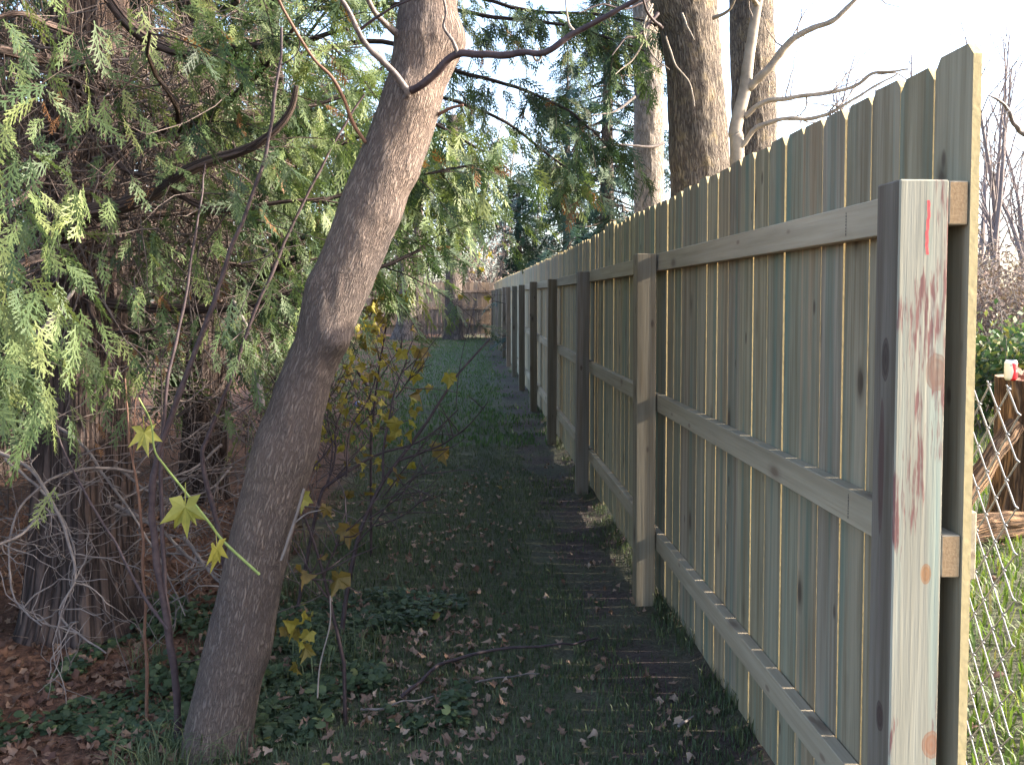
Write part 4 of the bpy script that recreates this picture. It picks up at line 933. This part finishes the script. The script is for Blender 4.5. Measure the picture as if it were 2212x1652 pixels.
# dark-stemmed maple saplings with yellow leaves
zd = lambda x, y: ((x / 2.753 + 700) * .885, (y / 2.753 + 800) * .885)
def sapling(label, main, subs, Y0, Y1, r0, leaves, seed, n_extra=0, box_=None, thick=1.):
    rg = np.random.default_rng(seed); P = smooth_path(path(main, Y0, Y1), 60); P[0][2] = min(P[0][2], gz1(P[0][0], P[0][1]))
    t = thing('maple_sapling', label, 'sapling', loc=P[0]); V, Q, uv = cap_tube(P - P[0], np.linspace(r0, r0 * .35, 60), 7); mesh_np('stem', V, Q, M['cane'], t, uv, smooth=True)
    allP = [P[20:]]
    for i, (pp, a, b_, r_) in enumerate(subs):
        bo, Pb = branch(t, P[0], pp, a, b_, r_, r_ * .35, M['cane'], 'branch', 5, seed=seed + i); allP.append(Pb)
        for q in range(6):
            k = int(rg.uniform(6, len(Pb) - 2)); S = crooked(Pb[k], rg.normal(size=3) * (.8, .5, .5) + np.array((.1, 0, .5)), rg.uniform(.10, .28), rg, 7, .25)
            V, Q, uv = cap_tube(S - P[0], np.linspace(.0028, .0014, 7), 4); mesh_np('twig', V, Q, M['cane'], bo, uv, smooth=True); allP.append(S)
    for px, py, s_ in leaves:
        hang(t, P[0], YEL[int(rg.integers(5))], at(px, py, rg.uniform(min(Y0, Y1) - .05, max(Y0, Y1) + .1)), s_, rg.uniform(.5, 1.7), rg.uniform(0, 6.28), rg.uniform(-.8, .8))
    for i in range(n_extra):
        px = np.clip(rg.normal(box_[0], box_[1]), box_[0] - 1.9 * box_[1], box_[0] + 1.9 * box_[1]); py = np.clip(rg.normal(box_[2], box_[3]), box_[2] - 1.9 * box_[3], box_[2] + 1.9 * box_[3]); yy = rg.uniform(*box_[4])
        p = at(px, py, yy); hang(t, P[0], YEL[int(rg.integers(5))], p, rg.uniform(.42, .85), rg.uniform(.4, 1.9), rg.uniform(0, 6.28), rg.uniform(-1., 1.))
        q = allP[int(rg.integers(len(allP)))]; q = q[int(np.argmin(np.linalg.norm(q - p, axis=1)))]
        if np.linalg.norm(q - p) < .13:
            S = smooth_path(np.array([q, (q + p) / 2 + (0, 0, .012), p]), 6); V, Q, uv = cap_tube(S - P[0], .0011, 3); mesh_np('leaf_stalk', V, Q, M['vine'], t, uv, smooth=True)
    return t
sapling('maple sapling with a long dark leader slanting out over the grass path', [(735, 1395), (748, 1290), zd(470, 1450), zd(540, 1250), zd(650, 1030), zd(850, 760), zd(950, 620), zd(1130, 340), zd(1250, 200), zd(1365, 75)],
        [([zd(650, 1030), zd(655, 800), zd(710, 500), zd(740, 400), zd(780, 270), zd(850, 80)], 3.93, 4.0, .006), ([zd(760, 890), zd(1000, 800), zd(1200, 680), zd(1355, 500)], 3.95, 3.8, .0055), ([zd(730, 470), zd(850, 310)], 3.95, 3.9, .0035),
         ([zd(640, 1140), zd(780, 960), zd(900, 840), zd(1075, 820)], 3.95, 3.8, .004), ([zd(560, 1290), zd(740, 1150), zd(860, 1010), zd(1000, 940)], 3.9, 3.8, .004), ([zd(600, 1330), zd(800, 1250), zd(900, 1170), zd(1010, 1100)], 3.9, 3.75, .004),
         ([zd(450, 1500), zd(610, 1280), zd(760, 1090), zd(1080, 820)], 3.9, 3.8, .004)],
        3.9, 4.05, .0115, [(zd(770, 170)[0], zd(770, 170)[1], 1.), (*zd(905, 165), 1.), (*zd(860, 140), .7), (*zd(900, 240), .8), (*zd(860, 320), .9), (*zd(1090, 330), 1.), (*zd(890, 440), 1.1), (*zd(735, 640), 1.2), (*zd(1050, 830), 1.3), (*zd(840, 700), 1.), (*zd(740, 980), 1.), (*zd(700, 1030), .7)],
        401, 34, (825, 62, 850, 70, (3.85, 4.3)))
sapling('bushy maple sapling with many brown spotted yellow leaves beside the leaning trunk', [(640, 1330), (655, 1250), zd(220, 1150), zd(300, 1040), zd(500, 910), zd(640, 840), zd(850, 780), zd(1000, 690), zd(1150, 550)],
        [([zd(250, 1100), zd(320, 900), zd(340, 640), zd(470, 300)], 4.3, 4.4, .006), ([zd(120, 1000), zd(250, 860), zd(330, 720), zd(330, 640)], 4.2, 4.2, .006), ([zd(470, 670), zd(560, 590), zd(620, 560)], 4.3, 4.3, .004), ([zd(400, 1000), zd(430, 700), zd(580, 400), zd(600, 300)], 4.3, 4.4, .005),
         ([zd(330, 1000), zd(600, 700), zd(800, 500)], 4.3, 4.4, .004), ([zd(280, 1080), zd(300, 820), zd(280, 500), zd(380, 280)], 4.3, 4.5, .005)],
        4.25, 4.4, .010, [], 402, 105, (775, 62, 885, 95, (4.15, 4.9)))
sapling('slim maple sapling with fresh yellow leaves high beside the trunk', [(800, 960), (812, 850), (825, 760), (838, 690), (860, 620), (880, 590)], [([(820, 780), (800, 700), (790, 660)], 5.2, 5.2, .004), ([(838, 690), (868, 650), (880, 640)], 5.2, 5.2, .004), ([(815, 830), (850, 770), (880, 745)], 5.2, 5.2, .004)], 5.2, 5.2, .008,
        [(878, 645, 1.3), (880, 665, .9), (812, 655, 1.2), (800, 668, 1.1), (830, 690, 1.2), (790, 690, 1.), (806, 706, 1.1), (796, 730, 1.), (825, 640, .8)], 403, 26, (800, 25, 720, 50, (5., 5.4)))
sapling('low maple sapling with broad pale yellow leaves at the foot of the leaning trunk', [(745, 1440), (720, 1330), (690, 1210), (660, 1120), (640, 1060)], [([(700, 1240), (730, 1170), (752, 1140)], 3.0, 2.95, .004), ([(710, 1290), (680, 1250), (652, 1240)], 3.0, 2.95, .004)], 3.05, 2.95, .007,
        [(755, 1143, 1.15), (650, 1075, 1.), (638, 1060, .8), (705, 1098, .6), (712, 1108, .55), (652, 1238, 1.0), (730, 1248, 1.15), (640, 1350, 1.), (655, 1330, .7), (665, 1370, .8), (702, 1200, .5), (620, 1350, .8), (640, 1440, .8), (660, 1400, .9)], 404, 6, (640, 25, 1390, 40, (2.85, 3.)))
# burning-yellow twigs far down the path
sapling('leafy twig with bright yellow leaves standing on the lawn before the straight trunk', [(985, 872), (992, 800), (1005, 735), (1018, 690), (1030, 640), (1040, 600), (1060, 552)], [([(1025, 650), (1005, 620), (990, 580)], 12., 12., .004), ([(1035, 610), (1060, 640), (1065, 650)], 12., 12., .004)], 12., 12., .006,
        [(1035, 548, 1.5), (1060, 548, 1.5), (1050, 555, 1.2), (1040, 580, 1.2), (1052, 642, 1.5), (1025, 645, 1.), (995, 640, 1.2), (1010, 690, 1.), (1020, 588, 1.)], 405)

# ------------------------------------------------------------------ grass
def blades(name, pts, hgt, wid, rg, label, lean_=.5, tmax=1., tcap=.97, mat='grass'):
    n = len(pts); z = gz(pts[:, 0], pts[:, 1]); az = rg.uniform(0, 6.28, n); h = hgt * rg.uniform(.5, 1.25, n); ln = h * rg.uniform(.1, 1.1, n) * lean_
    d = np.stack([np.cos(az), np.sin(az), 0 * az], 1); s = np.stack([-np.sin(az), np.cos(az), 0 * az], 1) * (wid * rg.uniform(.7, 1.3, n))[:, None] * .5
    b0 = np.stack([pts[:, 0], pts[:, 1], z - .004], 1); up = np.array((0, 0, 1.))
    m_ = b0 + d * (ln * .35)[:, None] + up * (h * .6)[:, None]; e = b0 + d * ln[:, None] + up * (h * (1 - .25 * lean_))[:, None]
    V = np.stack([b0 - s, b0 + s, m_ + s * .8, m_ - s * .8, e + s * .15, e - s * .15], 1).reshape(-1, 3)
    k = np.arange(n)[:, None] * 6; Q = np.concatenate([k + (0, 1, 2, 3), k + (3, 2, 4, 5)], 0)
    tint = np.repeat(np.clip(rg.beta(2, 2.6, n) * tmax, 0, tcap), 6)
    return stuff(mesh_np(name, V, Q, M[mat], None, None, tint), label, 'grass')
rg = np.random.default_rng(21)
def scatter(n, x0, x1, y0, y1, keep):
    x = rg.uniform(x0, x1, n); y = y0 * (y1 / y0) ** rg.uniform(0, 1, n); k = keep(x, y); return np.stack([x, y], 1)[k]
def soil_mask(x, y):
    P = np.stack([x, y, 0 * x], 1); Pr = np.stack([x * .8 + y * .6, y * .8 - x * .6, 0 * x], 1); return np.abs(x - .78) + .5 * fbm(Pr * 2.3, 9, 4) < .22 + .2 * fbm(Pr * .9, 11, 2)
def path_keep(x, y):
    P = np.stack([x, y, 0 * x], 1); left = -1.0 + .45 * vn(P * 1.2, 4) - .9 * sstep(6, 12, y) - 3.2 * sstep(12, 20, y)
    return (x > left) & (~soil_mask(x, y) | (rg.uniform(0, 1, len(x)) < .10)) & (vn(P * 5, 14) > -.75)
pp = scatter(72000, -1.6, .95, 2.0, 9.0, path_keep); blades('lawn_grass', pp, .037, .0042, rg, 'short shaded grass on the path beside the board fence')
pp = scatter(42000, -5.5, .95, 9.0, 31., path_keep); blades('lawn_grass', pp, .055, .013, rg, 'mown lawn at the far end of the path', mat='lawn')
yk = scatter(2600, .90, .975, 2.0, 12., lambda x, y: vn(np.stack([y, y, y], 1) * 2, 3) > -.2); blades('edge_grass', yk, .07, .004, rg, 'grass tufts along the foot of the board fence')
pp = scatter(78000, 1.02, 10.0, 1.2, 18., lambda x, y: (x / y > .06) & (x / y < 1.0)); blades('field_grass', pp, .10, .009, rg, 'sunlit green grass beyond the board fence', .8, 1.12, .99, 'field')
pp = scatter(18000, 1.1, 32., 14., 42., lambda x, y: (x / y > .05) & (x / y < .95)); blades('field_grass', pp, .16, .03, rg, 'far sunlit grass in front of the brush', .8, 1.1, .99, 'field')
# longer weeds round the saplings
yk = scatter(5000, -1.35, -.35, 2.6, 5.5, lambda x, y: vn(np.stack([x, y, y], 1) * 2.2, 31) > .0); blades('weed_grass', yk, .16, .004, rg, 'thin straggling weeds round the maple saplings', 1.1, 1.1, .99)

# ------------------------------------------------------------------ ground ivy and litter
def disc(n=7, notch=True):
    a = np.linspace(.35, 2 * math.pi - .35, n); P = np.vstack([[0, 0, 0], np.stack([np.cos(a), np.sin(a) * 1.05, -.16 + 0 * a], 1)]); P[0, 0] = .25
    P[1:, 2] += .08 * np.cos(a * 3); Q = [(0, i, i + 1, i + 2) for i in range(1, n - 1, 2)]
    return P, np.array(Q)
IV = [disc(7), disc(9)]
def ivy(n, x0, x1, y0, y1, keep, label, size=.0135, hmax=.08):
    p = scatter(n, x0, x1, y0, y1, keep); m = len(p); z = gz(p[:, 0], p[:, 1]) + rg.uniform(.008, hmax, m) * (.4 + .6 * (vn(np.stack([p[:, 0], p[:, 1], 0 * p[:, 0]], 1) * 5, 8) > 0))
    bg = Bag(); az = rg.uniform(0, 6.28, m); ax_ = np.stack([np.cos(az), np.sin(az), rg.normal(size=m) * .25], 1); nr = np.tile((-.05, -.25, 1.), (m, 1))
    place_sprays(bg, IV, np.stack([p[:, 0], p[:, 1], z], 1), ax_, size * rg.uniform(.5, 1.5, m), np.clip(rg.beta(2, 3, m) * 1.1, 0, 1), rg, 0., nr)
    return stuff(bg.build('ground_ivy', M['ivy'], smooth=False), label, 'ivy')
def ik(x, y):
    P = np.stack([x, y, 0 * x], 1); return vn(P * 1.9, 6) + .35 * vn(P * 5, 16) > -.22 + .9 * sstep(-1.0, -1.5, x) * sstep(2.45, 3.0, y) + .8 * sstep(-.5, -.05, x)
ivy(23000, -2.1, .0, 2.15, 4.4, ik, 'low ground ivy round the foot of the leaning tree')
def litter(n, x0, x1, y0, y1, keep, label, size, name, mat='litter'):
    p = scatter(n, x0, x1, y0, y1, keep); m = len(p); bg = Bag(); prot = []
    for me in DRY:
        V = np.array([v.co for v in me.vertices]); n_ = 16; Q = [(0, 1 + i, 1 + (i + 1) % n_, 1 + (i + 2) % n_) for i in range(0, n_, 2)]
        prot.append((V[:1 + n_], np.array(Q)))
    az = rg.uniform(0, 6.28, m); z = gz(p[:, 0], p[:, 1]) + rg.uniform(.006, .03, m)
    place_sprays(bg, prot, np.stack([p[:, 0], p[:, 1], z], 1), np.stack([np.cos(az), np.sin(az), rg.normal(size=m) * .3], 1), size * rg.uniform(.5, 1.1, m), rg.uniform(0, 1, m), rg, 0., np.tile((0, 0, 1.), (m, 1)))
    return stuff(bg.build(name, M[mat], smooth=False), label, 'leaf litter')
litter(5600, -4.2, -.9, 2.2, 6.5, lambda x, y: x < -1.0 + .3 * vn(np.stack([x, y, y], 1) * 2, 2), 'brown leaf litter under the cedars', .70, 'leaf_litter')
litter(5200, -1.0, .9, 2.1, 8., lambda x, y: (vn(np.stack([x, y, 0 * x], 1) * 2.6, 41) + rg.uniform(-.7, .7, len(x)) > -.1) & (rg.uniform(0, 1, len(x)) < .16 + .84 * sstep(.5, -.4, x) * (1 - .6 * sstep(4, 6.5, y))), 'small scattered dry leaves in the path grass', .58, 'leaf_scatter', 'scatter')
litter(420, 1.1, 6., 1.6, 8., lambda x, y: (x / y > .45) & (x / y < .75), 'dry leaves in the sunlit grass', .9, 'leaf_scatter')
# single fallen leaves one can tell apart
def leaf_keep(x, y): return (x > -1.9) & (x < .9) & (rg.uniform(0, 1, len(x)) < .22 + .78 * sstep(.35, -.2, x))
p = scatter(900, -1.7, .9, 2.15, 5.2, leaf_keep)[:290]
for i, (x, y) in enumerate(p):
    o = obj('fallen_leaf', DRY[i % 6], None, (x, y, gz1(x, y) + .022), Euler((rg.normal() * .4, rg.normal() * .4, rg.uniform(0, 6.28)))); o.scale = (float(rg.uniform(.45, .95)),) * 3
    if x > -.25: tag(o, 'curled dry tan leaf lying in the shaded path grass', 'leaf', 'dry leaves on the path grass')
    elif x > -.95: tag(o, 'dry brown leaf lying among the ivy right of the leaning trunk', 'leaf', 'dry leaves beside the leaning trunk')
    else: tag(o, 'dry brown leaf lying on the litter under the cedars', 'leaf', 'dry leaves under the cedars')
for i, (dx, dy) in enumerate(((-.06, -.10), (.02, -.14), (.08, -.09), (-.13, -.05), (.0, .05), (.1, .03))):
    o = obj('stump_leaf', DRY[i % 6], None, (sx_ + dx, sy_ + dy, top + .02), Euler((rg.normal() * .4, rg.normal() * .4, rg.uniform(0, 6.28)))); o.scale = (1.5,) * 3
    tag(o, 'pale dry leaf lying on top of the old stump', 'leaf', 'dry leaves on the stump')
p = at(1072, 1045, 5.0); o = obj('yellow_leaf', YEL[0], None, (p[0] + .08, 7.0, gz1(p[0], 7.) + .03), Euler((.3, .2, 1.))); tag(o, 'single yellow leaf lying on the dark path grass', 'leaf')
# fallen sticks
def stick(label, pts, r_, mat, Ys):
    P = []
    for (px, py) in pts:
        d = CR @ Vector(((px - 1106) / F, (826 - py) / F + SHIFT * 2212 / F, -1)); k = (CAM_H - .03) / -d.z; x, y = d.x * k, d.y * k; P.append((x, y, gz1(x, y) + r_ + .025))
    P = smooth_path(np.array(P), 20); P = P + .014 * np.stack([fbm(P * 9, 5 + i, 2) for i in range(3)], 1); t = thing('fallen_stick', label, 'stick', loc=P[0]); V, Q, uv = cap_tube(P - P[0], np.linspace(r_, r_ * .5, 20), 6); mesh_np('wood', V, Q, M[mat], t, uv, smooth=True)
stick('long dark stick lying across the grass from the sapling foot', [(870, 1520), (960, 1445), (1060, 1420), (1200, 1405), (1290, 1385)], .008, 'cane', None)
stick('short pale stick lying on the bare soil near a post', [(1468, 1580), (1500, 1562)], .006, 'paletwig', None)
stick('thin pale stick lying in the grass beside the ivy', [(1025, 1490), (1090, 1478), (1165, 1465)], .004, 'twig', None)
stick('pale stick lying among dry leaves by the ivy patch', [(780, 1545), (830, 1542), (860, 1530), (900, 1528), (940, 1518)], .0045, 'twig', None)
# a dropped blue can and a black pipe on the far lawn
p = at(768, 838, 12.); q = gz1(p[0], 12.); bc = thing('blue_can', 'small blue and white can lying on the lawn behind the saplings', 'can', loc=(p[0], 12., q + .06)); bc.rotation_euler = (R(80), 0, R(60))
M['blue'] = plain('blue can print', (.03, .08, .45), (.75, .75, .8), .3, 30)
mesh_np('body', *lathe([(.001, .004), (.027, 0), (.036, .016), (.036, .104), (.029, .119)]), M['blue'], bc, smooth=True); mesh_np('lid', *lathe([(.029, .119), (.0295, .1215), (.026, .117), (.001, .117)]), M['alu'], bc, smooth=True)
a = at(874 * .885, 800, 9.5); a[2] = gz1(a[0], 9.5)
cane('black bent pipe standing in the lawn behind the saplings', [(796, 838), (786, 822), (776, 808), (772, 800)], 10.5, 10.5, .02, .018, 'cane', 'black_pipe', 'pipe', seed=9)
